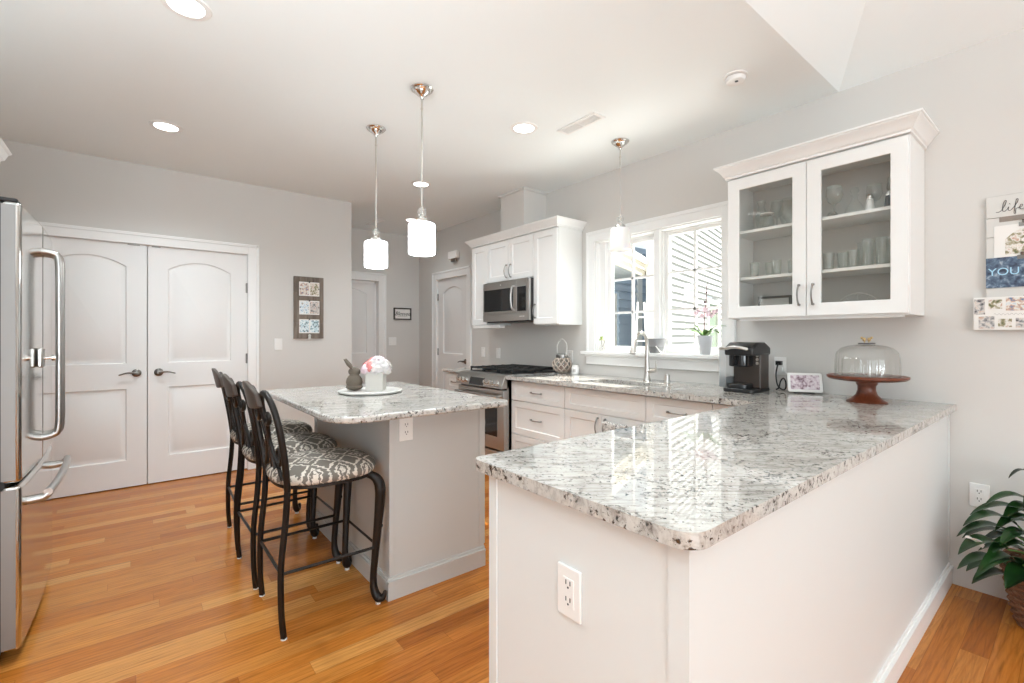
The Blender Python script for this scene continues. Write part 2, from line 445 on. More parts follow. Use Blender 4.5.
# ceiling: flat over the kitchen, vaulted over the living room
bm = B(); box(bm, (-4.2, .94, CEIL), (3.42, 6.4, CEIL + .1))
AP = (-.35, -.99, 4.218)
def roof(pts, th=.1):
    v = [bm.verts.new(p) for p in pts]; w = [bm.verts.new((p[0], p[1], p[2] + th)) for p in pts]
    bm.faces.new(v); bm.faces.new(w[::-1])
    for i in range(len(pts)): j = (i + 1) % len(pts); bm.faces.new((v[i], v[j], w[j], w[i]))
roof([(3.26, .94, CEIL), AP, (-4.2, -.99, 4.218), (-4.2, .94, CEIL)])
roof([(3.42, .94, CEIL - .066), (3.42, -4.72, CEIL - .066), (-.35, -4.72, 4.218), AP, (3.26, .94, CEIL)])
roof([AP, (-.35, -4.72, 4.218), (-4.2, -4.72, 4.218), (-4.2, -.99, 4.218)])
struct('ceiling', bm, M['ceiling'], angle=5)
# soffit chase above the wall cabinets
struct('wall_duct_chase', bx(((2.955, 3.47, 2.332), (3.26, 3.84, CEIL)), ((2.94, 3.455, CEIL - .02), (3.26, 3.855, CEIL))), M['wall'])

# casings, doors
def casing(name, w, h, cw=.09, t=.02, both=True):
    """door casing in local front space: opening 0..w, 0..h"""
    bm = B()
    for a, b in (((-cw, -t, 0), (0, 0, h + cw)), ((w, -t, 0), (w + cw, 0, h + cw)), ((0, -t, h), (w, 0, h + cw))): box(bm, a, b)
    for a, b in (((-cw - .004, -t - .008, 0), (-cw + .022, 0, h + cw + .004)), ((w + cw - .022, -t - .008, 0), (w + cw + .004, 0, h + cw + .004)), ((-cw, -t - .008, h + cw - .022), (w + cw, 0, h + cw + .004))): box(bm, a, b)
    # jamb
    for a, b in (((-.012, .001, 0), (.002, .10, h)), ((w - .002, .001, 0), (w + .012, .10, h)), ((-.012, .001, h - .002), (w + .012, .10, h + .012))): box(bm, a, b)
    return bm
def place(o, loc, rz):
    o.location = loc; o.rotation_euler = (0, 0, rz); return o
def lever(parent, x, z, side, depth=0.0):
    bm = B()
    lathe(bm, [(.0, 0), (.033, 0), (.033, -.006), (.026, -.012), (.012, -.014), (.011, -.045), (0, -.045)], (x, depth, z), 20, 'Y')
    tube(bm, [(x, depth - .045, z), (x + side * .03, depth - .048, z + .004), (x + side * .07, depth - .046, z + .002), (x + side * .115, depth - .044, z - .012)], [.010, .008, .0065, .005], 8, 4)
    obj('door_handle', bm, M['bronze'], parent)
def hinges(parent, x, zs, y=-.002):
    for z in zs:
        bm = B(); box(bm, (x - .011, y - .004, z - .045), (x + .011, y + .004, z + .045)); tube(bm, [(x, y - .006, z - .047), (x, y - .006, z + .047)], .006, 8)
        obj('hinge', bm, M['pull'], parent)
def door(name, w, h, hand=None, hz=.94, hx=None, stile=.14):
    bm = B(); g = .003
    panel_slab(bm, w - 2 * g, h - .012, .035, [arch(stile, 1.03, w - stile, 1.845, .075), rect(stile, .22, w - stile, .82)], RAISED)
    o = struct(name, bm, M['door'])
    if hand: lever(o, hx, hz, hand)
    return o
struct('trim_1', casing('c', DX1 - DX0, 2.045), M['trim'], bevel=.003).location = (DX0, 5.05, 0)
d1 = door('door_1', DXM - DX0, 2.045, -1, .95, DXM - DX0 - .075); d1.location = (DX0 + .003, 5.062, .008); hinges(d1, .005, (.25, 1.05, 1.8))
d2 = door('door_2', DX1 - DXM, 2.045, 1, .95, .075); d2.location = (DXM + .003, 5.062, .008); hinges(d2, DX1 - DXM - .008, (.25, 1.05, 1.72))
bm = bx(((DXM - .13, 5.052, 2.033), (DXM - .05, 5.06, 2.041)), ((DXM + .03, 5.052, 2.033), (DXM + .09, 5.06, 2.041))); struct('trim_2', bm, M['pull'])
struct('trim_3', casing('c', .76, 2.03, .105), M['trim'], bevel=.003).location = (1.87, 6.2, 0)
d3 = door('door_3', .76, 2.03, 1, .95, .07, .13); d3.location = (1.87, 6.28, .008)
struct('trim_4', bx(((1.87, 6.27, 0), (1.90, 6.285, 2.03)), ((2.605, 6.265, 0), (2.63, 6.28, 2.03)), ((1.87, 6.265, 2.0), (2.63, 6.28, 2.03))), M['trim'])
c4 = place(struct('trim_5', casing('c', DY1 - DY0, 2.045, .098), M['trim'], bevel=.003), (3.26, DY1, 0), FACE_X)
d4 = place(door('door_4', DY1 - DY0, 2.045, -1, .94, DY1 - DY0 - .07), (3.275, DY1 - .003, .008), FACE_X); hinges(d4, .006, (.25, 1.05, 1.80))
# baseboards
def bb(name, a, b, face):   # face = direction the board faces: '-y','-x','+x'
    bm = B(); h = .084
    (x0, y0), (x1, y1) = a, b; t = .014
    if face == '-y': box(bm, (x0, y0 - t, 0), (x1, y0, h)); box(bm, (x0, y0 - t - .004, h - .004), (x1, y0, h + .008)); box(bm, (x0, y0 - t * .5, h), (x1, y0, h + .021))
    if face == '-x': box(bm, (x0 - t, y0, 0), (x0, y1, h)); box(bm, (x0 - t - .004, y0, h - .004), (x0, y1, h + .008)); box(bm, (x0 - t * .5, y0, h), (x0, y1, h + .021))
    if face == '+x': box(bm, (x0, y0, 0), (x0 + t, y1, h)); box(bm, (x0, y0, h - .004), (x0 + t + .004, y1, h + .008)); box(bm, (x0, y0, h), (x0 + t * .5, y1, h + .021))
    return bm
struct('baseboard_back', bb('b', (DX1 + .095, 5.05), (1.84, 5.05), '-y'), M['trim'])
struct('baseboard_back_left', bb('b', (-1.15, 5.05), (DX0 - .095, 5.05), '-y'), M['trim'])
struct('baseboard_alcove', bb('b', (2.74, 6.2), (3.26, 6.2), '-y'), M['trim'])
struct('baseboard_right', bb('b', (3.26, 5.785), (3.26, 6.18), '-x'), M['trim'])

# ------------------------------------------------------------------ sink window
bm = B()
box(bm, (3.24, 1.555, WZ0 + .02), (3.26, WY0, 2.21)); box(bm, (3.24, WY1, WZ0 + .02), (3.26, 2.91, 2.21)); box(bm, (3.24, WY0, WZ1), (3.26, WY1, 2.21))
box(bm, (3.232, 1.548, 2.19), (3.26, 2.917, 2.218)); box(bm, (3.232, 2.895, WZ0 + .02), (3.26, 2.917, 2.2)); box(bm, (3.232, 1.548, WZ0 + .02), (3.26, 1.568, 2.2))
# jamb liners
box(bm, (3.26, WY0, WZ0), (3.42, WY0 + .012, WZ1)); box(bm, (3.26, WY1 - .012, WZ0), (3.42, WY1, WZ1)); box(bm, (3.26, WY0, WZ1 - .012), (3.42, WY1, WZ1))
# stepped stops
for s in (0, 1):
    x0 = 3.295 + s * .025; k = .014 + s * .014
    box(bm, (x0, WY0, WZ0 + .028), (3.42, WY0 + k * .5, WZ1)); box(bm, (x0, WY1 - k, WZ0 + .028), (3.42, WY1, WZ1)); box(bm, (x0, WY0, WZ1 - k), (3.42, WY1, WZ1))
# centre mullion
box(bm, (3.262, 2.164, WZ0 + .028), (3.42, 2.212, WZ1)); box(bm, (3.295, 2.154, WZ0 + .028), (3.42, 2.222, WZ1)); box(bm, (3.30, 2.745, WZ0 + .028), (3.42, WY1, WZ1))
win = struct('window_1', bm, M['trim'], bevel=.002)
struct('window_sill', bx(((3.185, 1.525, WZ0), (3.42, 2.945, WZ0 + .028)), ((3.238, 1.545, 1.013), (3.26, 2.92, WZ0)), ((3.225, 1.54, WZ0 - .022), (3.26, 2.925, WZ0))), M['trim'], win, bevel=.004)
for (y0, y1, f) in ((WY0 + .012, 2.156, .030), (2.222, 2.745, .042)):
    bm = B(); z0, z1 = WZ0 + .028, WZ1 - .020; xa, xb = 3.335, 3.375
    box(bm, (xa, y0, z0), (xb, y0 + f, z1)); box(bm, (xa, y1 - f, z0), (xb, y1, z1)); box(bm, (xa, y0 + f, z0), (xb, y1 - f, z0 + .05)); box(bm, (xa, y0 + f, z1 - f), (xb, y1 - f, z1))
    sash = struct('window_sash', bm, M['trim'], win, bevel=.003)
    bm = B(); ym = (y0 + y1) / 2; box(bm, (3.343, ym - .009, z0 + .05), (3.367, ym + .009, z1 - f))
    for k in (1, 2):
        zz = z0 + .05 + (z1 - f - z0 - .05) * k / 3; box(bm, (3.343, y0 + f, zz - .009), (3.367, y1 - f, zz + .009))
    struct('muntin', bm, M['trim'], sash)
    bm = bx(((3.353, y0 + f, z0 + .05), (3.357, y1 - f, z1 - f))); struct('window_pane', bm, M['pane'], sash)

# ------------------------------------------------------------------ cabinets
def pull(parent, x, z, vert, L=.125, y=0.0, m=None, name='handle'):
    bm = B(); n = 9; pts = []
    for i in range(n):
        u = i / (n - 1) - .5; off = -.012 - .022 * (1 - (2 * u) ** 2)
        pts.append((x, y + off, z + u * L) if vert else (x + u * L, y + off, z))
    tube(bm, pts, [.0055, .005, .0045, .0045, .005, .0045, .0045, .005, .0055], 8)
    for s in (-.5, .5):
        p = (x, y, z + s * L) if vert else (x + s * L, y, z)
        tube(bm, [(p[0], y + .001, p[2]), (p[0], y - .014, p[2])], [.0075, .0065], 8)
    return obj(name, bm, m or M['pull'], parent)
def front(parent, x0, z0, x1, z1, kind, hd=None, fr=.055):
    w, h = x1 - x0, z1 - z0; bm = B()
    if h < .2: frx, frz = fr, .042
    else: frx = frz = fr
    panel_slab(bm, w, h, .02, [rect(frx, frz, w - frx, h - frz)], SHAKER)
    nm = {'drawer': 'drawer', 'door': 'door', 'false': 'drawer_front'}[kind]
    o = obj(nm, bm, M['cab'], parent, bevel=.0015, seg=1); o.location = (x0, 0, z0)
    if hd: pull(o, hd[0] - x0, hd[1] - z0, hd[2])
    return o
def base_cabinet(name, label, y_hi, y_lo, fronts, depth=.64, group='white base cabinets along the window wall', hollow=False):
    """stands along the window wall, front at x=2.62; local x runs from y_hi down to y_lo"""
    w = y_hi - y_lo
    t = thing(name, label, 'cabinet', (2.62, y_hi, 0), FACE_X, group)
    bm = B(); box(bm, (.001, .021, .105), (w - .001, depth - .002, .886 if not hollow else .66)); [box(bm, a, b) for a, b in (((.001, .021, .66), (w - .001, .07, .886)), ((.001, .07, .66), (.018, depth - .002, .886)), ((w - .018, .07, .66), (w - .001, depth - .002, .886)))] if hollow else None; box(bm, (.001, .09, 0), (w - .001, .12, .105))
    obj('cabinet_body', bm, M['cab'], t)
    for f in fronts: front(t, *f)
    return t
g = .002
w = 3.25 - 2.585
base_cabinet('base_cabinet', 'white three-drawer base cabinet between the range and the sink cabinet', 3.25, 2.585, [
    (g, .705, w - g, .872, 'drawer', (w / 2, .79, False)), (g, .408, w - g, .700, 'drawer', (w / 2, .56, False)), (g, .112, w - g, .403, 'drawer', (w / 2, .265, False))])
w = 2.585 - 1.84
base_cabinet('base_cabinet', 'white sink base cabinet under the window with a towel on its door pull', 2.585, 1.84, [
    (g, .705, w - g, .872, 'false', None), (g, .112, w / 2 - .0015, .700, 'door', (w / 2 - .035, .61, True)), (w / 2 + .0015, .112, w - g, .700, 'door', (w / 2 + .035, .61, True))], hollow=True)
w = 1.84 - 1.385
base_cabinet('base_cabinet', 'white base cabinet with one wide dark drawer pull, right of the sink cabinet', 1.84, 1.385, [
    (g, .705, w - g, .872, 'drawer', (w / 2, .79, False)), (g, .112, w - g, .700, 'door', (.04, .61, True))])
w = 1.385 - 1.07
base_cabinet('base_cabinet', 'narrow white corner cabinet panel tucked in where the counter meets the peninsula', 1.385, 1.07, [
    (g, .705, w - g, .872, 'false', None), (g, .112, w - g, .700, 'door', (.04, .61, True))])
w = .34
base_cabinet('base_cabinet', 'narrow white base cabinet left of the steel range', 4.36, 4.02, [
    (g, .705, w - g, .872, 'drawer', (w / 2, .79, False)), (g, .112, w - g, .700, 'door', (w - .04, .61, True))])

# peninsula
PX0, PY0, PY1 = .782, .458, 1.062
pen = thing('peninsula_cabinet', 'long white painted peninsula cabinet in the foreground under the granite top', 'cabinet', (PX0, PY0, 0))
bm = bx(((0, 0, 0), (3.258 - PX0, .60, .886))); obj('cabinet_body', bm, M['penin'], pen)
bm = B()
box(bm, (-.005, 0, .0), (0, .038, .886)); box(bm, (-.005, -.0045, 0), (.022, 0, .886)); obj('corner_trim', bm, M['penin'], pen)
obj('corner_trim', bx(((-.005, .572, .0), (0, .606, .886))), M['penin'], pen, bevel=.001)
bm = bx(((3.258 - PX0 - .02, -.005, .14), (3.258 - PX0, 0, .886))); obj('corner_trim', bm, M['penin'], pen, bevel=.001)
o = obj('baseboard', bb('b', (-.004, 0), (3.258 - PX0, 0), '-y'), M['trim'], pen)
for i in range(3):
    x0 = .05 + i * .57; f = B(); panel_slab(f, .55, .76, .02, [rect(.055, .055, .495, .705)], SHAKER)
    o = obj('door', f, M['cab'], pen); o.location = (x0 + .55, .622, .112); o.rotation_euler = (0, 0, pi)
    pull(o, .05, .66, True)

def countertop_poly(bm, poly, holes=()): prism(bm, poly, .888, .92, 2, holes)
def rounded(poly, radii, n=6):
    out = []; N = len(poly)
    for i in range(N):
        r = radii[i]; b = Vector(poly[i])
        if r <= 0: out.append(tuple(b)); continue
        a = (Vector(poly[i - 1]) - b).normalized(); c = (Vector(poly[(i + 1) % N]) - b).normalized()
        ang = a.angle(c); d = r / math.tan(ang / 2); p0 = b + a * d; p1 = b + c * d
        cen = b + (a + c).normalized() * (r / sin(ang / 2))
        a0 = math.atan2(p0.y - cen.y, p0.x - cen.x); a1 = math.atan2(p1.y - cen.y, p1.x - cen.x)
        while a1 - a0 > pi: a1 -= 2 * pi
        while a1 - a0 < -pi: a1 += 2 * pi
        for k in range(n + 1):
            a_ = a0 + (a1 - a0) * k / n; out.append((cen.x + r * cos(a_), cen.y + r * sin(a_)))
    return out
SX0, SX1, SY0, SY1 = 2.735, 2.985, 1.92, 2.48
bm = B()
countertop_poly(bm, rounded([(.748, .428), (3.258, .428), (3.258, 3.252), (2.552, 3.252), (2.552, 1.108), (.748, 1.108)], [.05, 0, 0, .01, .012, .03]), [rounded(rect(SX0, SY0, SX1, SY1), [.04] * 4)])
tag(obj('granite_countertop', bm, M['granite'], bevel=.009, seg=3), 'L-shaped white and grey granite countertop running from the range round to the peninsula', 'countertop')
bm = B(); countertop_poly(bm, rounded([(2.575, 4.018), (3.258, 4.018), (3.258, 4.37), (2.575, 4.37)], [.01, 0, 0, .01]))
tag(obj('granite_countertop', bm, M['granite'], bevel=.008, seg=2), 'small piece of granite countertop left of the range', 'countertop')

# sink
t = thing('kitchen_sink', 'undermount stainless sink let into the granite under the window', 'sink', ((SX0 + SX1) / 2, (SY0 + SY1) / 2, .70))
bm = B(); hx, hy = (SX1 - SX0) / 2 + .004, (SY1 - SY0) / 2 + .004
out = rounded(rect(-hx, -hy, hx, hy), [.05] * 4); inn = rounded(rect(-hx + .03, -hy + .03, hx - .03, hy - .03), [.05] * 4)
lo_o = [bm.verts.new((*p, .186)) for p in out]; bo = [bm.verts.new((*p, .01)) for p in inn]
for i in range(len(out)): j = (i + 1) % len(out); bm.faces.new((lo_o[i], lo_o[j], bo[j], bo[i]))
bm.faces.new(bo); so = obj('basin', bm, M['steel'], t); md = so.modifiers.new('thick', 'SOLIDIFY'); md.thickness = .002
bm = B(); lathe(bm, [(0, .016), (.02, .016), (.045, .012), (.045, .010), (0, .010)], (0, 0, 0), 20); obj('drain', bm, M['chrome'], t)

# faucet
t = thing('kitchen_faucet', 'brushed nickel gooseneck faucet behind the sink with a side lever', 'faucet', (3.10, 2.165, .92))
bm = B(); lathe(bm, [(0, 0), (.03, 0), (.03, .008), (.024, .02), (.021, .07), (.018, .12), (.015, .2)], (0, 0, 0), 20)
tube(bm, [(0, 0, .2), (-.002, 0, .29), (-.02, 0, .345), (-.06, .001, .376), (-.105, .003, .362), (-.135, .004, .32), (-.15, .005, .285)], [.015, .0135, .0125, .012, .012, .0125, .014], 14, 6)
obj('spout', bm, M['nickel'], t)
bm = B(); tube(bm, [(-.150, .005, .285), (-.165, .005, .25), (-.178, .005, .215)], [.016, .0195, .023], 14); obj('spray_head', bm, M['nickel'], t)
bm = B(); tube(bm, [(0, -.01, .075), (0, -.07, .085)], [.016, .014], 14); tube(bm, [(0, -.07, .083), (-.002, -.08, .10), (-.004, -.084, .16)], [.015, .008, .005], 10, 3)
obj('lever', bm, M['nickel'], t)
t = thing('soap_dispenser', 'short brushed nickel air gap cap standing right of the faucet', 'soap dispenser', (3.11, 1.995, .92))
bm = B(); lathe(bm, [(0, 0), (.022, 0), (.022, .004), (.018, .008), (.018, .055), (.016, .062), (0, .064)], n=20); obj('cap', bm, M['nickel'], t)

# dish towel on the sink cabinet pull
bm = B(); n1, n2 = 14, 18; rows = []
for side in (0, 1):
    pass
path = [(-.040, -.36), (-.041, -.15), (-.043, -.02), (-.044, .0), (-.034, .012), (-.024, .0), (-.022, -.02), (-.020, -.12), (-.018, -.28)]
for k, (px, pz) in enumerate(path):
    rows.append([bm.verts.new((2.62 + px + .004 * sin(i * 1.1 + k), 2.175 - i * .20 / n1 - .004, .655 + pz)) for i in range(n1 + 1)])
for a, b in zip(rows, rows[1:]):
    for i in range(n1): bm.faces.new((a[i], a[i + 1], b[i + 1], b[i]))
tw = mat('grey_print_towel', (.5, .5, .48), .9); tt = NT(tw); tt.color(tt.ramp(tt.noise(tt.coord(), 55, 3, .7, 2), [(.42, (.16, .16, .155)), (.5, (.72, .71, .68))]))
o = obj('dish_towel', bm, tw); md = o.modifiers.new('t', 'SOLIDIFY'); md.thickness = .003; tag(o, 'grey and white patterned dish towel hanging on the sink cabinet door', 'towel')

# ------------------------------------------------------------------ wall cabinets
def upper(label, y_hi, y_lo, z0, z1, doors, xf=2.93, group='white wall cabinets around the microwave'):
    w = y_hi - y_lo
    t = thing('wall_cabinet', label, 'cabinet', (xf, y_hi, z0), FACE_X, group)
    obj('cabinet_body', bx(((.0005, .021, 0), (w - .0005, 3.258 - xf, z1 - z0))), M['cab'], t, bevel=.002)
    for (a, b, hd, vert) in doors:
        o = front(t, a + .003, .008, b - .003, z1 - z0 - .012, 'door')
        if hd is not None: pull(o, hd[0] - a - .003, hd[1] - .008, True)
    return t
upper('narrow white wall cabinet left of the microwave', 4.335, 4.045, 1.385, 2.25, [(0, .29, None, 0)])
upper('short two-door white wall cabinet directly above the microwave', 4.045, 3.305, 1.825, 2.25, [(0, .37, (.335, .10), 1), (.37, .74, (.405, .10), 1)])
upper('tall narrow white wall cabinet right of the microwave', 3.305, 2.985, 1.375, 2.25, [(0, .32, (.03, .13), 1)])

def crown(name, label, y_hi, y_lo, xf, z0, z1, proj, cat='crown moulding', xw=3.258, extra=True):
    """moulding that wraps three sides: profile steps outwards going up"""
    H = z1 - z0
    prof = [(0.0, 0), (.010, .0), (.010, .012), (.018, .018), (.024, .03), (.040, H - .028), (proj - .008, H - .018), (proj - .006, H - .012), (proj, H - .010), (proj, H), (0, H)]
    bm = B(); rings = []
    for (p, z) in prof:
        pts = [(xw, y_hi + p), (xf - p, y_hi + p), (xf - p, y_lo - p), (xw, y_lo - p)]
        rings.append([bm.verts.new((q[0], q[1], z0 + z)) for q in pts])
    for a, b in zip(rings, rings[1:]):
        for i in range(3): bm.faces.new((a[i], a[i + 1], b[i + 1], b[i]))
    bm.faces.new(rings[-1]); bm.faces.new(rings[0][::-1])
    bm.faces.new([r[0] for r in rings]); bm.faces.new([r[3] for r in rings][::-1])
    return tag(obj(name, bm, M['cab'], angle=20), label, cat)
crown('crown_moulding', 'stepped white crown moulding along the top of the microwave wall cabinets', 4.335, 2.985, 2.93, 2.25, 2.325, .058)

# microwave
t = thing('microwave', 'stainless over-the-range microwave with a black window and curved handle', 'microwave', (2.875, 4.041, 1.42), FACE_X)
W, H = .742, .40
obj('case', bx(((0, .02, 0), (W, .382, H))), M['dark'], t)
bm = bx(((0, 0, .075), (.555, .02, H))); mo = obj('door', bm, M['steel'], t, bevel=.003)
bm = bx(((.022, -.004, .100), (.50, .001, H - .075))); obj('door_window', bm, M['black'], mo, bevel=.002)
bm = B(); tube(bm, [(.525, .0, .10), (.525, -.035, .125), (.522, -.045, .22), (.525, -.035, .32), (.525, .0, H - .07)], .011, 10, 5); obj('handle', bm, M['steel'], mo)
obj('control_panel', bx(((.558, -.001, .075), (.702, .02, H))), M['steel'], t)
obj('keypad', bx(((.568, -.004, .09), (.695, 0, H - .075))), M['black'], t)
obj('side_strip', bx(((.702, -.001, 0), (W, .024, H))), M['steel'], t, bevel=.004)
obj('lower_strip', bx(((0, 0, 0), (.702, .02, .073))), M['steel'], t, bevel=.003)
bm = B()
for i in range(3): box(bm, (.60 + i * .026, -.0015, .036), (.62 + i * .026, .0, .044))
obj('lettering', bm, M['plastic'], t)
bm = B(); lathe(bm, [(0, -.001), (.009, -.001), (.009, .001), (0, .001)], (.30, 0, H - .035), 16, 'Y'); obj('badge', bm, M['plastic'], t)
obj('vent_grille', bx(((.05, .02, -.012), (W - .05, .3, 0))), M['dark'], t)
tag(obj('under_cabinet_lamp', bx(((2.91, 3.80, 1.355), (2.98, 4.28, 1.384))), M['plastic'], bevel=.004), 'slim white under-cabinet lamp left of the microwave base', 'lamp')

# range
t = thing('gas_range', 'stainless gas range with black grates and a black display between two knob groups', 'stove', (2.60, 4.012, 0), FACE_X)
W = .752
obj('body', bx(((0, .0, .03), (W, .648, .905))), M['dark'], t)
obj('side_panel', bx(((W - .004, -.02, .10), (W, .10, .90))), M['steel'], t)
bm = B(); prism(bm, [(-.085, .800), (-.055, .885), (-.03, .918), (.05, .925), (.05, .80)], 0, W, 0)   # y,z profile along x
for v in bm.verts: v.co = Vector((v.co.x, v.co.y, v.co.z))
cp = obj('control_panel', bm, M['steel'], t, bevel=.003)
nrm = Vector((0, -.085, .030)).normalized()
def on_panel(x, s): return Vector((x, -.085 + .030 * s, .800 + .085 * s))
for x in (.055, .115, .175, .50, .56, .62, .68):
    if x == .50: continue
    p = on_panel(x, .5); bm = B(); tube(bm, [p, p + nrm * .012, p + nrm * .013, p + nrm * .038], [.026, .026, .019, .017], 16); obj('knob', bm, M['chrome'], t)
x = .50; p = on_panel(.515, .5); bm = B(); tube(bm, [p, p + nrm * .012, p + nrm * .013, p + nrm * .038], [.026, .026, .019, .017], 16); obj('knob', bm, M['chrome'], t)
bm = B(); a0, a1 = on_panel(.24, .12), on_panel(.46, .9); off = nrm * .002
vs = [bm.verts.new(q + o_) for o_ in (off, -off) for q in (on_panel(.235, .10), on_panel(.465, .10), on_panel(.465, .92), on_panel(.235, .92))]
bm.faces.new(vs[:4]); bm.faces.new(vs[4:][::-1])
for i in range(4): bm.faces.new((vs[i], vs[(i + 1) % 4], vs[4 + (i + 1) % 4], vs[4 + i]))
obj('display', bm, M['black'], t)
bm = bx(((.004, -.055, .245), (W - .004, 0, .785))); dr = obj('door', bm, M['steel'], t, bevel=.004)
obj('door_window', bx(((.10, -.057, .36), (W - .10, -.054, .62))), M['black'], dr)
bm = B(); tube(bm, [(.03, -.105, .73), (W - .03, -.105, .73)], .013, 12)
for xx in (.045, W - .045): tube(bm, [(xx, -.055, .73), (xx, -.105, .73)], .012, 10)
obj('handle', bm, M['steel'], dr)
obj('gap', bx(((.002, -.02, .786), (W - .002, 0, .799))), M['dark'], t)
bm = bx(((.004, -.045, .055), (W - .004, 0, .225))); obj('drawer', bm, M['steel_side'], t, bevel=.004)
obj('cooktop', bx(((0, .0, .905), (W, .648, .922))), M['steel'], t, bevel=.003)
obj('cooktop_well', bx(((.02, .07, .920), (W - .02, .63, .926))), M['dark'], t)
for gi in range(3):
    bm = B(); x0 = .03 + gi * .232; x1 = x0 + .225
    for yy in (.08, .22, .35, .48, .615): box(bm, (x0, yy - .008, .948), (x1, yy + .008, .966))
    for xx in (x0 + .008, (x0 + x1) / 2, x1 - .008): box(bm, (xx - .008, .08, .944), (xx + .008, .615, .962))
    for xx in (x0 + .008, x1 - .008):
        for yy in (.08, .35, .615): box(bm, (xx - .007, yy - .007, .924), (xx + .007, yy + .007, .950))
    obj('grate', bm, M['grate'], t, bevel=.003)
for (xx, yy) in ((.14, .2), (.14, .48), (.376, .35), (.61, .2), (.61, .48)):
    bm = B(); lathe(bm, [(0, .926), (.045, .926), (.045, .936), (.032, .938), (.032, .944), (0, .946)], (xx, yy, 0), 18); obj('burner', bm, M['grate'], t)

# ------------------------------------------------------------------ glass-front cabinet
GX, GY1, GY0, GZ0, GZ1 = 2.925, 1.447, .552, 1.375, 2.255
t = thing('glass_cabinet', 'white two-door wall cabinet with glass panes showing glassware, right of the window', 'cabinet', (GX, GY1, GZ0), FACE_X)
W, D, H = GY1 - GY0, 3.258 - GX, GZ1 - GZ0; th = .018
inner = mat('cabinet_interior', (.66, .64, .61), .5)
bm = bx(((0, .021, 0), (th, D, H)), ((W - th, .021, 0), (W, D, H)), ((th, .021, 0), (W - th, D, th)), ((th, .021, H - th), (W - th, D, H)))
obj('cabinet_body', bm, M['cab'], t, bevel=.001)
obj('back_panel', bx(((th, D - .008, th), (W - th, D, H - th))), inner, t)
obj('light_rail', bx(((.06, .04, -.012), (W - .03, .07, 0))), M['cab'], t)
SH = (1.635 - GZ0, 1.925 - GZ0)
for z in SH: obj('shelf', bx(((th, .035, z - .018), (W - th, D - .009, z))), M['cab'], t, bevel=.002)
for a, b, hx in ((.003, W / 2 - .0015, W / 2 - .035), (W / 2 + .0015, W - .003, W / 2 + .035)):
    f = .070; bm = B(); z0, z1 = .006, H - .008
    prism(bm, rect(a, z0, b, z1), 0, .020, 1, [rect(a + f, z0 + f, b - f, z1 - f)])
    o = obj('door', bm, M['cab'], t, bevel=.003)
    obj('pane', bx(((a + f - .004, .010, z0 + f - .004), (b - f + .004, .013, z1 - f + .004))), M['cabglass'], o)
    pull(o, hx, .125, True, .11)
crown('crown_moulding', 'stepped white crown moulding on top of the glass-front cabinet', GY1, GY0, GX, GZ1, 2.335, .060)

# glassware: every piece standing on its shelf
def glass_piece(kind, h, r):
    bm = B()
    if kind == 'tumbler': lathe(bm, [(0, 0), (r * .82, 0), (r, h), (r * .93, h), (r * .76, .008), (0, .008)], n=20)
    elif kind == 'goblet': lathe(bm, [(0, 0), (r * .85, 0), (r * .8, .004), (.005, .01), (.004, h * .42), (r * .7, h * .52), (r, h * .7), (r * .85, h), (r * .80, h), (r * .93, h * .7), (r * .62, h * .53), (0, h * .46)], n=20)
    elif kind == 'vase': lathe(bm, [(0, 0), (r * .6, 0), (r * .55, .01), (r * .9, h * .3), (r, h * .55), (r * .5, h * .85), (r * .75, h), (r * .68, h), (r * .44, h * .85), (r * .93, h * .55), (0, .02)], n=20)
    elif kind == 'decanter': lathe(bm, [(0, 0), (r, 0), (r, h * .12), (r * .75, h * .3), (r * .28, h * .55), (r * .25, h * .68), (r * .4, h * .70), (r * .2, h * .74), (r * .45, h * .86), (r * .3, h * .97), (0, h)], n=20)
    elif kind == 'globe': lathe(bm, [(0, 0), (r * .5, 0), (r * .6, .006), (r * .95, h * .3), (r, h * .5), (r * .8, h * .8), (r * .55, h), (r * .5, h), (r * .72, h * .8), (r * .92, h * .5), (0, .012)], n=20)
    return bm
def gl(name, kind, h, r, px, depth, shelf, label, cat, grp, m='glass'):
    """px = distance from the left side of the cabinet interior"""
    o = obj(name, glass_piece(kind, h, r), M[m]); o.location = (GX + depth, GY1 - px, GZ0 + (th, SH[0], SH[1])[shelf] + .0005)
    return tag(o, label, cat, grp)
top = 'crystal on the top cabinet shelf'; midg = 'short tumblers on the middle cabinet shelf'; tallg = 'tall glasses on the middle cabinet shelf'
gl('glass_vase', 'vase', .21, .035, .115, .22, 2, 'tall narrow glass vase at the far left of the top shelf', 'vase', top)
gl('glass_goblet', 'goblet', .20, .038, .20, .24, 2, 'tall clear goblet behind the white-rimmed bowl on the top shelf', 'glass', top)
gl('glass_bowl', 'globe', .095, .042, .185, .13, 2, 'small clear bowl with a white rim on the left of the top shelf', 'bowl', top)
b_ = B(); lathe(b_, [(.036, .095), (.040, .098), (.040, .103), (.030, .103), (0, .1)], n=20); o = obj('bowl_lid', b_, M['plastic'])
o.location = (GX + .13, GY1 - .185, GZ0 + SH[1]); tag(o, 'white lid lying on the small clear bowl on the top shelf', 'lid')
gl('glass_goblet', 'vase', .17, .045, .30, .14, 2, 'cut-glass vase on the top shelf behind the left pane, right of the lidded bowl', 'vase', top)
gl('glass_goblet', 'goblet', .19, .036, .365, .2, 2, 'clear goblet by the right edge of the left pane on the top shelf', 'glass', top)
gl('glass_goblet', 'goblet', .18, .042, .545, .13, 2, 'cut-glass goblet at the left of the right pane on the top shelf', 'glass', top)
gl('glass_bowl', 'globe', .06, .032, .508, .22, 2, 'little round glass at the left corner of the right pane, top shelf', 'bowl', top)
gl('glass_decanter', 'decanter', .155, .048, .64, .13, 2, 'squat glass decanter with a stopper on the top shelf', 'decanter', top)
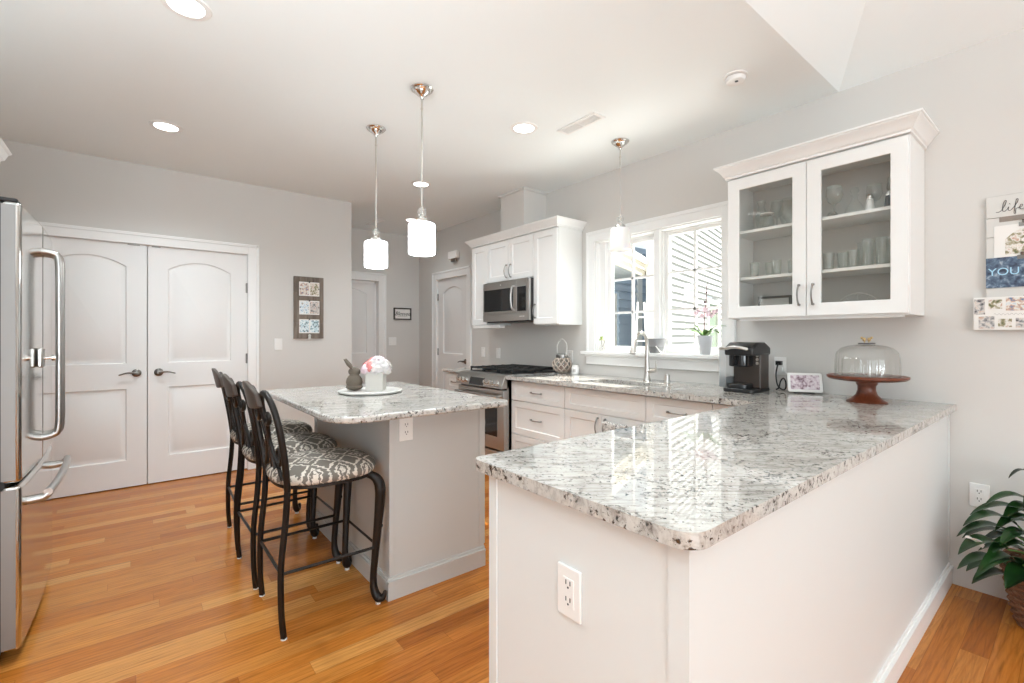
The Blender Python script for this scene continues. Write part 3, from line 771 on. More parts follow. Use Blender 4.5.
gl('glass_goblet', 'goblet', .17, .038, .705, .22, 2, 'goblet behind the white salt shaker on the top shelf', 'glass', top)
gl('glass_goblet', 'goblet', .19, .042, .80, .22, 2, 'goblet behind the dark pepper shaker on the top shelf', 'glass', top)
for px, lab, c in ((.715, 'white salt shaker with a steel cap on the top shelf', 'plastic'), (.795, 'clear and black pepper shaker with a steel cap on the top shelf', 'slot')):
    t2 = thing('salt_shaker' if c == 'plastic' else 'pepper_shaker', lab, 'shaker', (GX + .10, GY1 - px, GZ0 + SH[1] + .0005), 0, top)
    b_ = B(); lathe(b_, [(0, 0), (.022, 0), (.022, .01), (.014, .065), (0, .066)], n=16); obj('body', b_, M[c], t2)
    b_ = B(); lathe(b_, [(.015, .065), (.016, .07), (.014, .085), (.006, .093), (0, .094)], n=16); obj('cap', b_, M['chrome'], t2)
k = 0
for px in (.115, .18, .245, .31, .375): 
    gl('tumbler', 'tumbler', .095, .028, px, .12 + .07 * (k % 2), 1, ['first', 'second', 'third', 'fourth', 'fifth'][k] + ' short tumbler from the left on the middle shelf behind the left pane', 'glass', midg); k += 1
k = 0
for px in (.52, .575, .635):
    gl('tumbler', 'tumbler', .10, .029, px, .12 + .05 * (k % 2), 1, ['first', 'second', 'third'][k] + ' short tumbler from the left on the middle shelf behind the right pane', 'glass', midg); k += 1
k = 0
for px, dp in ((.655, .22), (.70, .13), (.76, .12), (.79, .2), (.835, .13)):
    gl('tall_glass', 'tumbler', .15, .028, px, dp, 1, ['tall glass behind the third short tumbler on the middle shelf', 'leftmost front tall glass on the middle shelf', 'second front tall glass on the middle shelf', 'back tall glass near the right side of the middle shelf', 'rightmost tall glass on the middle shelf'][k], 'glass', tallg); k += 1
gl('glass_vase', 'vase', .13, .045, .365, .2, 0, 'round footed glass standing on the cabinet floor behind the left pane', 'vase', None)
t2 = thing('picture_frame', 'dark wooden frame leaning on the cabinet floor behind the left pane', 'picture frame', (GX + .25, GY1 - .08, GZ0 + th + .001), FACE_X)
b_ = B(); prism(b_, rect(0, 0, .20, .13), 0, .012, 1, [rect(.015, .015, .185, .115)]); obj('frame', b_, mat('grey_frame', (.14, .13, .115), .5), t2); obj('picture', bx(((.012, .004, .012), (.188, .010, .118))), inner, t2)
b_ = B(); c0 = (GX + .24, GY1 - .625, GZ0 + th)
for i in range(1, 6):
    a = pi * i / 6; tube(b_, [(c0[0], c0[1] + .03 * cos(a), c0[2] + .03 * sin(a)), (c0[0], c0[1] + .11 * cos(a), c0[2] + .11 * sin(a))], .003, 6)
for rr in (.03, .11): tube(b_, [(c0[0], c0[1] + rr * cos(pi * i / 20), c0[2] + .004 + rr * sin(pi * i / 20)) for i in range(21)], .005, 6)
tube(b_, [(c0[0], c0[1] - .115, c0[2] + .004), (c0[0], c0[1] + .115, c0[2] + .004)], .004, 6)
tag(obj('fan_ornament', b_, inner), 'half-round spoked ornament on the cabinet floor behind the right pane', 'ornament')

# ------------------------------------------------------------------ refrigerator and the cabinet over it
FX = -.34
t = thing('refrigerator', 'stainless french-door refrigerator with bottom freezer drawer at the left edge', 'refrigerator', (FX, 2.60, 0), pi / 2)
# local: x runs away from camera (+y world), front faces +x world  (local -y)
W = .905
def bowed(bm, x0, x1, z0, z1, bow=.012, t0=.055, n=12):
    poly = []
    for i in range(n + 1):
        x = x0 + (x1 - x0) * i / n; u = (x / W) * 2 - 1; y = -bow * (1 - u * u)
        poly.append((x, y))
    poly += [(x1, t0), (x0, t0)]
    prism(bm, poly, z0, z1, 2)
obj('body', bx(((.004, .062, .035), (W - .004, .74, 1.745))), M['steel_side'], t)
obj('door_gasket', bx(((.012, .045, .06), (W - .012, .066, 1.765))), M['gasket'], t)
for a, b in ((0, W / 2 - .002), (W / 2 + .002, W)):
    bm = B(); bowed(bm, a, b, .700, 1.785); d = obj('door', bm, M['steel_front'], t, bevel=.016, seg=4)
    if a == 0: obj('door_edge', bx(((-.0025, .014, .712), (0, .053, 1.772))), M['edge'], d)
    hx = W / 2 - .045 if a == 0 else W / 2 + .045
    bm = B(); tube(bm, [(hx, -.010, 1.655), (hx, -.050, 1.648), (hx, -.068, 1.615), (hx, -.070, 1.40), (hx, -.070, 1.05), (hx, -.068, .85), (hx, -.050, .815), (hx, -.010, .805)], [.016, .015, .0135, .0125, .0125, .0135, .015, .016], 12, 4)
    obj('handle', bm, M['steel'], d)
bm = B(); bowed(bm, 0, W, .055, .688); fd = obj('freezer_drawer', bm, M['steel_front'], t, bevel=.016, seg=4)
obj('door_edge', bx(((-.0025, .014, .068), (0, .053, .676))), M['edge'], fd)
bm = B(); tube(bm, [(.10, -.066, .625), (.3, -.078, .63), (.6, -.078, .63), (.80, -.066, .625)], .0145, 12, 4)
for xx in (.115, .785): tube(bm, [(xx, -.004, .60), (xx, -.05, .605), (xx, -.068, .625)], [.019, .017, .0145], 12, 3)
obj('handle', bm, M['steel'], fd)
bm = bx(((.01, .01, 1.782), (.10, .09, 1.80))); box(bm, (.02, .05, 1.745), (.12, .16, 1.80)); obj('hinge_cover', bm, M['dark'], t, bevel=.006)
bm = bx(((.02, .08, 0), (.08, .14, .04)), ((W - .08, .08, 0), (W - .02, .14, .04)), ((.02, .60, 0), (.08, .66, .04)), ((W - .08, .6, 0), (W - .02, .66, .04)), ((.05, .09, .01), (W - .05, .12, .05))); obj('foot', bm, M['dark'], t)
# latch on the near door
t = thing('appliance_latch', 'small silver latch with a round knob fixed on the refrigerator door', 'latch', (FX + .0125, 2.90, 1.13), pi / 2)
obj('plate', bx(((-.03, -.018, 0), (.05, 0, .085))), M['nickel'], t, bevel=.006)
bm = B(); lathe(bm, [(.0, -.055), (.013, -.053), (.013, -.04), (.007, -.038), (.007, -.016), (0, -.016)], (.035, 0, .04), 14, 'Y'); obj('knob', bm, M['chrome'], t)

t = thing('over_fridge_cabinet', 'white cabinet above the refrigerator at the left edge of the photo', 'cabinet', (-.545, 2.56, 1.82), pi / 2)
obj('cabinet_body', bx(((0, .021, 0), (.95, .60, .33))), M['cab'], t)
for a in (0, .475):
    bm = B(); panel_slab(bm, .471, .322, .02, [rect(.055, .055, .416, .267)], SHAKER); o = obj('door', bm, M['cab'], t); o.location = (a + .002, 0, .004); pull(o, .435 if a == 0 else .036, .10, True)
bm = B()
prof = [(0, 0), (.01, 0), (.012, .014), (.024, .024), (.036, .055), (.044, .062), (.048, .07), (0, .07)]
rings = []
for p, z in prof:
    rings.append([bm.verts.new(q) for q in ((-1.145, 2.555 - p, 2.152 + z), (-.545 + p, 2.555 - p, 2.152 + z), (-.545 + p, 3.512 + p, 2.152 + z), (-1.145, 3.512 + p, 2.152 + z))])
for a, b in zip(rings, rings[1:]):
    for i in range(3): bm.faces.new((a[i], a[i + 1], b[i + 1], b[i]))
bm.faces.new(rings[-1]); bm.faces.new(rings[0][::-1])
tag(obj('crown_moulding', bm, M['cab'], angle=20), 'white crown moulding on the cabinet above the refrigerator', 'crown moulding')

# ------------------------------------------------------------------ island
IX0, IX1, IY0, IY1 = .957, 1.512, 2.118, 3.31
t = thing('kitchen_island', 'greige painted kitchen island with white baseboard in the middle of the room', 'island', (IX0, IY0, 0))
obj('cabinet_body', bx(((0, 0, 0), (IX1 - IX0, IY1 - IY0, .886))), M['island'], t)
for a_, b_ in (((-.004, -.005, .12), (.02, 0, .886)), ((IX1 - IX0 - .035, -.005, .12), (IX1 - IX0 + .003, 0, .886)), ((-.005, IY1 - IY0 - .03, .12), (0, IY1 - IY0, .886))):
    obj('corner_trim', bx((a_, b_)), M['island'], t, bevel=.001)
obj('baseboard', bb('b', (-.014, 0), (IX1 - IX0, 0), '-y'), M['island'], t)
obj('baseboard', bb('b', (0, 0), (0, IY1 - IY0), '-x'), M['island'], t)
for i in range(2):
    f = B(); panel_slab(f, .56, .76, .02, [rect(.055, .055, .505, .705)], SHAKER)
    o = obj('door', f, M['cab'], t); o.location = (IX1 - IX0 + .02, .02 + i * .585, .112); o.rotation_euler = (0, 0, pi / 2); pull(o, .05, .66, True)
bm = B(); prism(bm, rounded([(.65, 1.978), (1.588, 1.978), (1.588, 3.355), (.65, 3.355)], [.15, .03, .03, .05], 10), .888, .92)
tag(obj('granite_island_top', bm, M['granite2'], bevel=.009, seg=3), 'pale granite slab with rounded corners on top of the kitchen island', 'countertop')

# tray with rabbit and flower box
TX, TY, TZ = 1.138, 2.80, .9205
bm = B(); lathe(bm, [(0, 0), (.17, 0), (.188, .006), (.192, .014), (.186, .017), (.175, .012), (0, .012)], (0, 0, 0), 40); o = obj('serving_tray', bm, M['whitewood']); o.location = (TX, TY, TZ); tag(o, 'round white wooden tray on the island', 'tray')
t = thing('rabbit_figurine', 'brown stone rabbit figurine with tall ears on the island tray', 'figurine', (TX - .086, TY + .040, TZ + .0172), RAD(-30)); t.scale = (1.08, 1.08, 1.0)
bm = B(); ball(bm, (0, 0, .048), .046, 1, .9, 1.15); ball(bm, (0, 0, .02), .045, 1.05, .95, .5); ball(bm, (.0, 0, .112), .027, 1.25, 1, 1.05); tube(bm, [(0, 0, .08), (0, 0, .11)], [.03, .022], 12)
obj('body', bm, M['stone'], t)
for s in (-1, 1):
    bm = B(); tube(bm, [(-.008, s * .010, .125), (-.030, s * .020, .155), (-.052, s * .026, .19)], [.009, .017, .006], 8, 3, flat=.5); obj('ear', bm, M['stone'], t)
t = thing('flower_box', 'square white wooden box holding pink and white peonies on the island tray', 'flower box', (TX + .03, TY - .015, TZ + .0125), RAD(-36))
s_ = .052; bm = B(); prism(bm, rect(-s_, -s_, s_, s_), 0, .115, 2, [rect(-s_ + .008, -s_ + .008, s_ - .008, s_ - .008)]); obj('box', bm, mat('driftwood_box', (.56, .54, .50), .6), t, bevel=.002)
obj('filling', bx(((-s_ + .009, -s_ + .009, .001), (s_ - .009, s_ - .009, .10))), M['soil'], t)
def peony(c, r, mats, parent, seed, tilt=(0, 0, 1)):
    rnd = random.Random(seed); bm = B()
    up = Vector(tilt).normalized(); q = Vector((0, 0, 1)).rotation_difference(up).to_matrix()
    for ring, (n, el, rr, sz) in enumerate(((3, 80, .35, .55), (5, 62, .6, .75), (7, 40, .82, .9), (9, 18, .95, 1.0), (9, -8, .98, .9))):
        for i in range(n):
            a = 2 * pi * (i + rnd.random() * .5) / n + ring; e = RAD(el + rnd.uniform(-8, 8))
            d = Vector((cos(e) * cos(a), cos(e) * sin(a), sin(e))); tan = Vector((-sin(a), cos(a), 0)); up2 = d.cross(tan) * -1
            cen = d * r * rr; w = r * .52 * sz; g = []
            for iy in range(5):
                row = []
                for ix in range(5):
                    u = ix / 4 * 2 - 1; v = iy / 4 * 2 - 1
                    ww = w * (1 - .25 * (v > 0) * v)
                    ruff = .06 * r * sin(u * 9 + rnd.random()) * max(0, v)
                    p = cen + tan * u * ww + up2 * v * w + d * (-(u * u) * w * .25 + v * w * .45 + ruff * 1.6 + .05 * r * rnd.random())
                    row.append(bm.verts.new(Vector(c) + q @ p))
                g.append(row)
            for y in range(4):
                for x in range(4): bm.faces.new((g[y][x], g[y][x + 1], g[y + 1][x + 1], g[y + 1][x]))
    ball(bm, c, r * .45)
    return obj('blossom', bm, mats, parent, angle=80)
peony((.018, -.018, .155), .050, M['petal'], t, 1, (.2, -.5, 1)); peony((-.045, .0, .150), .040, M['petal2'], t, 2, (-.6, -.3, 1)); peony((-.020, .030, .172), .038, M['petal2'], t, 3, (-.2, .3, 1))
peony((.045, .025, .158), .042, M['petal'], t, 4, (.6, .2, 1)); peony((-.055, -.035, .138), .030, M['pinkpale'], t, 5, (-.9, -.5, .6)); peony((.01, .01, .185), .036, M['pinkpale'], t, 6); peony((.07, -.02, .135), .03, M['petal'], t, 8, (1, -.3, .5))
peony((-.03, -.045, .150), .026, M['petal2'], t, 7, (-.3, -1, .5))

# ------------------------------------------------------------------ bar stools
def superell(a, b, n, k, N=40):
    out = []
    for i in range(N):
        th_ = 2 * pi * i / N; c, s = cos(th_), sin(th_)
        x = a * math.copysign(abs(c) ** (2 / n), c); y = b * math.copysign(abs(s) ** (2 / n), s)
        out.append((x, y * (1 + k * x / a)))
    return out
def make_stool(label):
    t = thing('bar_stool', label, 'bar stool', (.70, 2.33, 0), 0, 'black iron bar stools along the island')
    # cushion
    bm = B(); rings = []
    for sc_, z in ((.0, .700), (.25, .699), (.5, .696), (.72, .689), (.88, .677), (.97, .662), (1.0, .645), (.985, .628), (.95, .620)):
        if sc_ == 0: top = bm.verts.new((.005, 0, z)); continue
        rings.append([bm.verts.new((.005 + x * sc_, y * sc_, z)) for x, y in superell(.235, .232, 2.7, .04)])
    N = len(rings[0])
    for i in range(N): bm.faces.new((top, rings[0][i], rings[0][(i + 1) % N]))
    for a, b in zip(rings, rings[1:]):
        for i in range(N): bm.faces.new((a[i], b[i], b[(i + 1) % N], a[(i + 1) % N]))
    bm.faces.new(rings[-1]); obj('seat_cushion', bm, M['ikat'], t, angle=70)
    bm = B(); lp = superell(.222, .220, 2.7, .04); prism(bm, [(x + .005, y) for x, y in lp], .604, .620, 2, [[(x * .86 + .005, y * .86) for x, y in lp]]); obj('seat_frame', bm, M['iron'], t, bevel=.003)
    for s in (-1, 1):
        # rear leg continues into the back post, curling in at the top
        bm = B(); tube(bm, [(-.213, s * .212, 0), (-.222, s * .208, .12), (-.222, s * .204, .30), (-.205, s * .204, .48), (-.198, s * .208, .62)], [.0125, .0125, .0130, .0135, .0135], 4, 4); l = obj('leg', bm, M['iron'], t, angle=60)
        bm = B(); lathe(bm, [(0, .0005), (.0125, .0005), (.0125, .005), (0, .005)], (-.213, s * .212, 0), 12); obj('foot_glide', bm, M['plastic'], l)
        bm = B(); o = .7071
        pr = [(-.012, .612), (.020, .606), (.048, .585), (.060, .545), (.058, .48), (.047, .36), (.034, .22), (.026, .12), (.032, .06), (.050, .030), (.070, .030), (.082, .048), (.082, .062)]
        rr = [.015, .019, .0245, .0255, .0235, .0195, .0165, .016, .0195, .022, .017, .011, .007]
        tube(bm, [(.165 + p * o, s * (.172 + p * o), z) for p, z in pr], rr, 10, 4); l = obj('leg', bm, M['iron'], t, angle=60)
        bm = B(); tube(bm, [(.165 + .05 * o, s * (.172 + .05 * o), 0.0005), (.165 + .05 * o, s * (.172 + .05 * o), .010)], .012, 12); obj('foot_glide', bm, M['plastic'], l)
        bm = B(); ball(bm, (.165 + .062 * o, s * (.172 + .062 * o), .37), .011); obj('bead', bm, M['iron'], l)
        bm = B(); tube(bm, [(-.198, s * .208, .615), (-.212, s * .228, .74), (-.234, s * .240, .87), (-.252, s * .230, .955), (-.266, s * .195, 1.008), (-.272, s * .135, 1.028), (-.270, s * .078, 1.010), (-.262, s * .044, .965), (-.254, s * .046, .918), (-.250, s * .082, .888), (-.250, s * .122, .898), (-.253, s * .130, .926), (-.255, s * .108, .936)],
            [.0138, .0138, .0138, .0132, .0128, .0122, .0115, .0110, .0110, .0110, .0105, .0100, .0085], 8, 5); obj('back_post', bm, M['iron'], t, angle=60)
        bm = B(); tube(bm, [(-.205, s * .150, .650), (-.214, s * .088, .72), (-.228, s * .028, .80), (-.244, s * .060, .88)], .009, 8, 5)
        tube(bm, [(-.210, s * (.118 + .036 * cos(a)), .742 + .036 * sin(a)) for a in [2 * pi * i / 16 for i in range(17)]], .0085, 6, cap=False)
        tube(bm, [(-.205, s * .03, .66), (-.222, s * .012, .78), (-.244, s * .030, .90), (-.258, s * .026, .97)], .008, 6, 4)
        obj('back_scroll', bm, M['iron'], t, angle=60)
        bm = B(); tube(bm, [(-.221, s * .204, .27), (.200, s * .206, .27)], .0075, 4); obj('stretcher', bm, M['iron'], t)
    for (x, z) in ((-.221, .27), (.202, .27)):
        bm = B(); tube(bm, [(x, -.204, z), (x, .204, z)], .0075, 4); obj('stretcher', bm, M['iron'], t)
    bm = B(); tube(bm, [(-.199, -.208, .655), (-.205, 0, .660), (-.199, .208, .655)], .009, 8, 5); obj('back_rail', bm, M['iron'], t)
    # crest pad between the scrolls
    bm = B(); fr = []; N = 15
    for j in range(5):
        row = []
        for i in range(N):
            u = i / (N - 1) * 2 - 1; y = u * .096
            ztop = 1.072 - .050 * u * u; zbot = .950 + .012 * u * u; z = zbot + (ztop - zbot) * j / 4
            x = -.276 - (z - .95) * .22 - .018 * (1 - u * u)
            row.append((x, y, z))
        fr.append(row)
    g0 = [[bm.verts.new((x + .011, y, z)) for x, y, z in r] for r in fr]; g1 = [[bm.verts.new((x - .011, y, z)) for x, y, z in r] for r in fr]
    for G in (g0, g1):
        for j in range(4):
            for i in range(N - 1): bm.faces.new((G[j][i], G[j][i + 1], G[j + 1][i + 1], G[j + 1][i]))
    for i in range(N - 1):
        bm.faces.new((g0[0][i], g0[0][i + 1], g1[0][i + 1], g1[0][i])); bm.faces.new((g0[4][i], g0[4][i + 1], g1[4][i + 1], g1[4][i]))
    for j in range(4):
        bm.faces.new((g0[j][0], g0[j + 1][0], g1[j + 1][0], g1[j][0])); bm.faces.new((g0[j][-1], g0[j + 1][-1], g1[j + 1][-1], g1[j][-1]))
    obj('crest_pad', bm, M['leather'], t, bevel=.006, seg=3)
    return t
s1 = make_stool('nearest black iron bar stool with patterned cushion at the island')
dup(s1, (.685, 2.847, 0), RAD(1), 'middle one of the three black iron bar stools at the island')
dup(s1, (.70, 3.372, 0), RAD(-2), 'farthest black iron bar stool, nearest the double doors')

# ------------------------------------------------------------------ pendants and ceiling fixtures
def pendant(label, x, y, zbot, r0, r1, h, lit, grp='glass-shade pendant lamps'):
    t = thing('pendant_lamp', label, 'pendant lamp', (x, y, CEIL), 0, grp)
    bm = B(); lathe(bm, [(0, 0), (.066, 0), (.066, -.006), (.060, -.012), (.055, -.012), (.050, -.022), (.040, -.026), (.034, -.034), (.020, -.040), (.012, -.055), (.010, -.062), (0, -.062)], n=28); obj('canopy', bm, M['chrome'], t)
    ztop = zbot + h - CEIL
    bm = B(); tube(bm, [(0, 0, -.055), (0, 0, ztop + .095)], .0055, 10); tube(bm, [(0, 0, -.125), (0, 0, -.115)], .008, 10); obj('rod', bm, M['nickel'], t)
    bm = B(); ball(bm, (0, 0, ztop + .068), .026); obj('crystal_ball', bm, M['dome'], t)
    bm = B(); tube(bm, [(0, 0, ztop + .095), (0, 0, ztop + .038)], .005, 8); lathe(bm, [(0, ztop + .040), (.022, ztop + .038), (.022, ztop + .030), (.034, ztop + .026), (.040, ztop + .012), (.040, ztop), (0, ztop)], n=24); obj('socket_cap', bm, M['chrome'], t)
    bm = B(); z0 = zbot - CEIL
    lathe(bm, [(.020, ztop), (r0 - .012, ztop), (r0 - .003, ztop - .004), (r0, ztop - .014), (r1, z0 + .010), (r1 - .003, z0 + .002), (r1 - .008, z0)], n=36) if not lit else lathe(bm, [(.020, ztop), (r0 - .012, ztop), (r0 - .003, ztop - .004), (r0, ztop - .014), (r1, z0 + .012), (r1 - .004, z0 + .003), (r1 - .016, z0), (.01, z0)], n=36)
    obj('glass_shade', bm, M['shade_lit'] if lit else M['shade'], t)
    return t
pendant('lit pendant lamp with white drum shade, the nearer one over the island', 1.314, 2.465, 1.745, .078, .078, .183, True)
pendant('lit pendant lamp with white drum shade, the farther one over the island', 1.314, 3.134, 1.745, .078, .078, .183, True)
pendant('unlit pendant lamp with white tapered glass shade hanging before the sink window', 2.815, 2.20, 1.905, .072, .084, .165, False)

def downlight(label, x, y, power=62):
    t = thing('recessed_light', label, 'ceiling light', (x, y, CEIL), 0, 'round recessed ceiling lights')
    bm = B(); lathe(bm, [(.068, -.002), (.072, -.006), (.094, -.004), (.097, 0), (.068, 0), (.068, -.002)][:5], n=32); obj('trim_ring', bm, M['plastic'], t)
    bm = B(); lathe(bm, [(0, -.0035), (.070, -.0035), (.070, -.0005), (0, -.0005)], n=32); obj('diffuser', bm, M['lamp'], t)
    d = bpy.data.lights.new('downlight_glow', 'SPOT'); d.energy = power; d.spot_size = RAD(150); d.spot_blend = 1; d.shadow_soft_size = .07; d.color = (.88, .96, 1)
    l = bpy.data.objects.new('downlight_glow', d); COL.objects.link(l); l.parent = t; l.location = (0, 0, -.02)
downlight('recessed ceiling light cut by the top edge of the photo', .179, 2.50)
downlight('recessed ceiling light nearest the double doors', .173, 4.024, 78)
downlight('recessed ceiling light between the island pendants and the air vent', 2.115, 2.483)
downlight('recessed ceiling light seen right behind the nearer pendant rod', 2.128, 4.012, 42)
downlight('smallest recessed ceiling light, over the far alcove', 2.698, 5.321, 14)

# added torchiere, out of view behind the camera, to brighten the ceiling
t = thing('fill_floor_lamp', 'added unseen torchiere floor lamp behind the camera, brightening the ceiling', 'floor lamp', (-.95, .35, 0))
bm = B(); lathe(bm, [(0, 0), (.14, 0), (.14, .02), (.02, .04), (0, .04)], n=24); obj('base', bm, M['pull'], t)
bm = B(); tube(bm, [(0, 0, .04), (0, 0, 1.62)], .012, 10); obj('pole', bm, M['pull'], t)
bm = B(); lathe(bm, [(.02, 1.60), (.06, 1.62), (.16, 1.72), (.155, 1.722), (.055, 1.63), (.02, 1.61)], n=28); obj('lamp_shade', bm, M['pull'], t)
d = bpy.data.lights.new('ceiling_fill_spot', 'SPOT'); d.energy = 300; d.spot_size = RAD(172); d.spot_blend = .5; d.shadow_soft_size = .1; d.color = (.82, .94, 1)  # added upward spot, fill for the ceiling
l = bpy.data.objects.new('ceiling_fill_spot', d); COL.objects.link(l); l.parent = t; l.location = (0, 0, 1.76); l.rotation_euler = (pi, 0, 0)
t = thing('ceiling_vent', 'rectangular white slotted air vent in the ceiling above the sink', 'vent', (2.372, 2.19, CEIL))
bm = B(); prism(bm, rect(-.055, -.175, .055, .175), -.008, 0, 2, [rect(-.035, -.155, .035, .155)]); obj('frame', bm, M['plastic'], t, bevel=.002)
bm = B()
for i in range(22):
    y = -.15 + i * .0143
    if abs(y) < .006: continue
    box(bm, (-.035, y - .0035, -.006), (.035, y + .0035, -.001))
box(bm, (-.035, -.005, -.008), (.035, .005, 0)); obj('louvre', bm, M['plastic'], t)
obj('cavity', bx(((-.036, -.156, -.001), (.036, .156, -.0002))), mat('vent_dark', (.25, .24, .23), .8), t)
t = thing('ceiling_vent', 'small air vent in the ceiling in front of the far alcove', 'vent', (2.385, 5.72, CEIL))
bm = B(); prism(bm, rect(-.055, -.17, .055, .17), -.008, 0, 2, [rect(-.038, -.15, .038, .15)]); obj('frame', bm, M['plastic'], t)
bm = B()
for i in range(12): box(bm, (-.038, -.145 + i * .0262, -.007), (.038, -.135 + i * .0262, -.001))
obj('louvre', bm, M['plastic'], t); obj('cavity', bx(((-.04, -.15, -.001), (.04, .15, -.0002))), mat('vent_dark2', (.2, .19, .18), .8), t)
t = thing('smoke_detector', 'round white smoke detector on the ceiling', 'smoke detector', (2.61, 1.245, CEIL))
bm = B(); lathe(bm, [(0, 0), (.062, 0), (.062, -.008), (.050, -.010), (0, -.010)], n=32); obj('base', bm, M['plastic'], t)
bm = B(); lathe(bm, [(0, -.010), (.046, -.010), (.046, -.014), (0, -.014)], n=32); obj('grille', bm, M['slot'], t)
bm = B(); lathe(bm, [(0, -.014), (.052, -.014), (.052, -.024), (.046, -.034), (.030, -.038), (0, -.039)], n=32); obj('cover', bm, M['plastic'], t)
bm = B(); lathe(bm, [(0, -.0385), (.009, -.0385), (.009, -.041), (0, -.041)], (-.012, -.012, 0), 12); obj('button', bm, M['slot'], t)

# ------------------------------------------------------------------ outlets, switches
def outlet(label, loc, rz, slots=2, kind='outlet'):
    t = thing(kind, label, 'wall outlet' if kind == 'outlet' else 'light switch', loc, rz, 'wall plates')
    obj('cover_plate', bx(((-.036, -.007, -.058), (.036, 0, .058))), M['plastic'], t, bevel=.0025)
    if kind == 'outlet':
        obj('receptacle', bx(((-.017, -.0085, -.033), (.017, -.006, .033))), M['plastic'], t, bevel=.001)
        bm = B()
        for z in (-.019, .019):
            for x in (-.0065, .0065): box(bm, (x - .0013, -.0092, z - .001), (x + .0013, -.0084, z + .009))
            lathe(bm, [(0, -.0092), (.0026, -.0092), (.0026, -.0084), (0, -.0084)], (0, 0, z - .007), 10, 'Y')
        obj('slot', bm, M['slot'], t)
    elif kind == 'light_switch':
        obj('rocker', bx(((-.016, -.010, -.033), (.016, -.006, .033))), M['plastic'], t, bevel=.002)
    return t
outlet('white outlet plate on the end of the foreground peninsula', (PX0 - .0005, .752, .678), FACE_X)
outlet('white outlet plate on the island panel below the granite', (1.040, IY0 - .0005, .812), 0)
outlet('white outlet plate low on the wall above the leafy plant', (3.2595, .345, .478), FACE_X)
ko = outlet('white outlet plate behind the coffee maker cord', (3.2595, 1.262, 1.075), FACE_X)
outlet('white light switch on the wall between double doors and photo board', (1.11, 5.0495, 1.19), 0, kind='light_switch')
outlet('left light switch on the wall behind the range', (3.2595, 4.575, 1.08), FACE_X, kind='light_switch')
outlet('right light switch on the wall behind the range', (3.2595, 4.278, 1.075), FACE_X, kind='light_switch')
t = thing('light_switch', 'double light switch plate in the alcove under the small framed sign', 'light switch', (2.84, 6.1995, 1.20), 0, 'wall plates')
obj('cover_plate', bx(((-.058, -.007, -.058), (.058, 0, .058))), M['plastic'], t, bevel=.0025)
for s in (-.023, .023): obj('rocker', bx(((s - .016, -.010, -.033), (s + .016, -.006, .033))), M['plastic'], t, bevel=.002)
outlet('white outlet plate on the wall behind the wicker lantern', (3.2595, 3.14, 1.075), FACE_X)
t = thing('door_chime', 'small white door chime box on the wall above the side door', 'door chime', (3.2595, 5.21, 2.325), FACE_X)
obj('housing', bx(((-.10, -.05, -.045), (.10, 0, .05))), M['plastic'], t, bevel=.004); obj('lower_housing', bx(((-.05, -.040, -.088), (.06, -.004, -.046))), M['pull'], t, bevel=.004)

# ------------------------------------------------------------------ wall pictures
def blob_mat(name, cols, scale=18, seed=0.0):
    m = mat(name, cols[0], .35); t = NT(m)
    c = t.coord('Object', (1, 1, 1)); mp = t.n('Mapping'); t.put(mp.inputs[0], c); mp.inputs['Location'].default_value = (seed, seed * .7, seed * 1.3)
    n = t.noise(mp.outputs[0], scale, 2, .5, .3); k = len(cols)
    t.color(t.ramp(n, [(.30 + .40 * i / (k - 1), cc) for i, cc in enumerate(cols)])); return m
skin = (.55, .36, .27); ph = {
    'a': blob_mat('photo_people', [(.12, .22, .38), skin, (.80, .78, .72), (.55, .62, .70)], 60, 1),
    'b': blob_mat('photo_green', [(.10, .12, .05), (.35, .30, .18), (.82, .80, .76), skin], 55, 4),
    'c': blob_mat('photo_pale_blue', [(.25, .40, .50), (.68, .78, .84), (.85, .88, .88), (.30, .28, .24)], 60, 7),
    'd': blob_mat('photo_teal', [(.10, .12, .11), (.38, .55, .62), (.75, .85, .88), (.85, .86, .84)], 60, 9),
    'e': blob_mat('photo_blue', [(.02, .03, .06), (.05, .08, .14), (.10, .16, .24), (.35, .42, .5)], 45, 12),
    'f': blob_mat('photo_grey', [(.05, .05, .06), (.35, .34, .34), (.70, .66, .62), skin], 60, 15)}
paper = mat('photo_paper', (.82, .80, .77), .5)
t = thing('photo_board', 'weathered wooden board with three rows of clipped photos on the wall by the double doors', 'photo board', (1.250, 5.0495, 1.245), 0)
bm = bx(((0, -.022, 0), (.288, 0, .158)), ((0, -.022, .159), (.288, 0, .316)), ((0, -.022, .317), (.288, 0, .475)), ((0, -.022, .476), (.288, 0, .63))); obj('board', bm, M['barn'], t, bevel=.002)
for i, (z, ks) in enumerate(((.435, 'ab'), (.245, 'cf'), (.055, 'dd'))):
    o = obj('mount', bx(((.048, -.0245, z), (.245, -.0225, z + .142))), paper, t)
    for j, kk in enumerate(ks): obj('photo', bx(((.056 + j * .096, -.026, z + .010), (.142 + j * .096, -.0246, z + .132))), ph[kk], o)
    bm = bx(((.140, -.034, z + .134), (.152, -.024, z + .150)), ((.052, -.03, z + .066), (.060, -.0262, z + .078)), ((.233, -.03, z + .066), (.241, -.0262, z + .078))); obj('clip', bm, M['slot'], t)
bm = B(); ball(bm, (.146, -.036, .03), .014); tube(bm, [(.146, -.036, .02), (.146, -.036, -.008)], [.01, .016], 10); obj('tassel', bm, M['whitewood'], t)

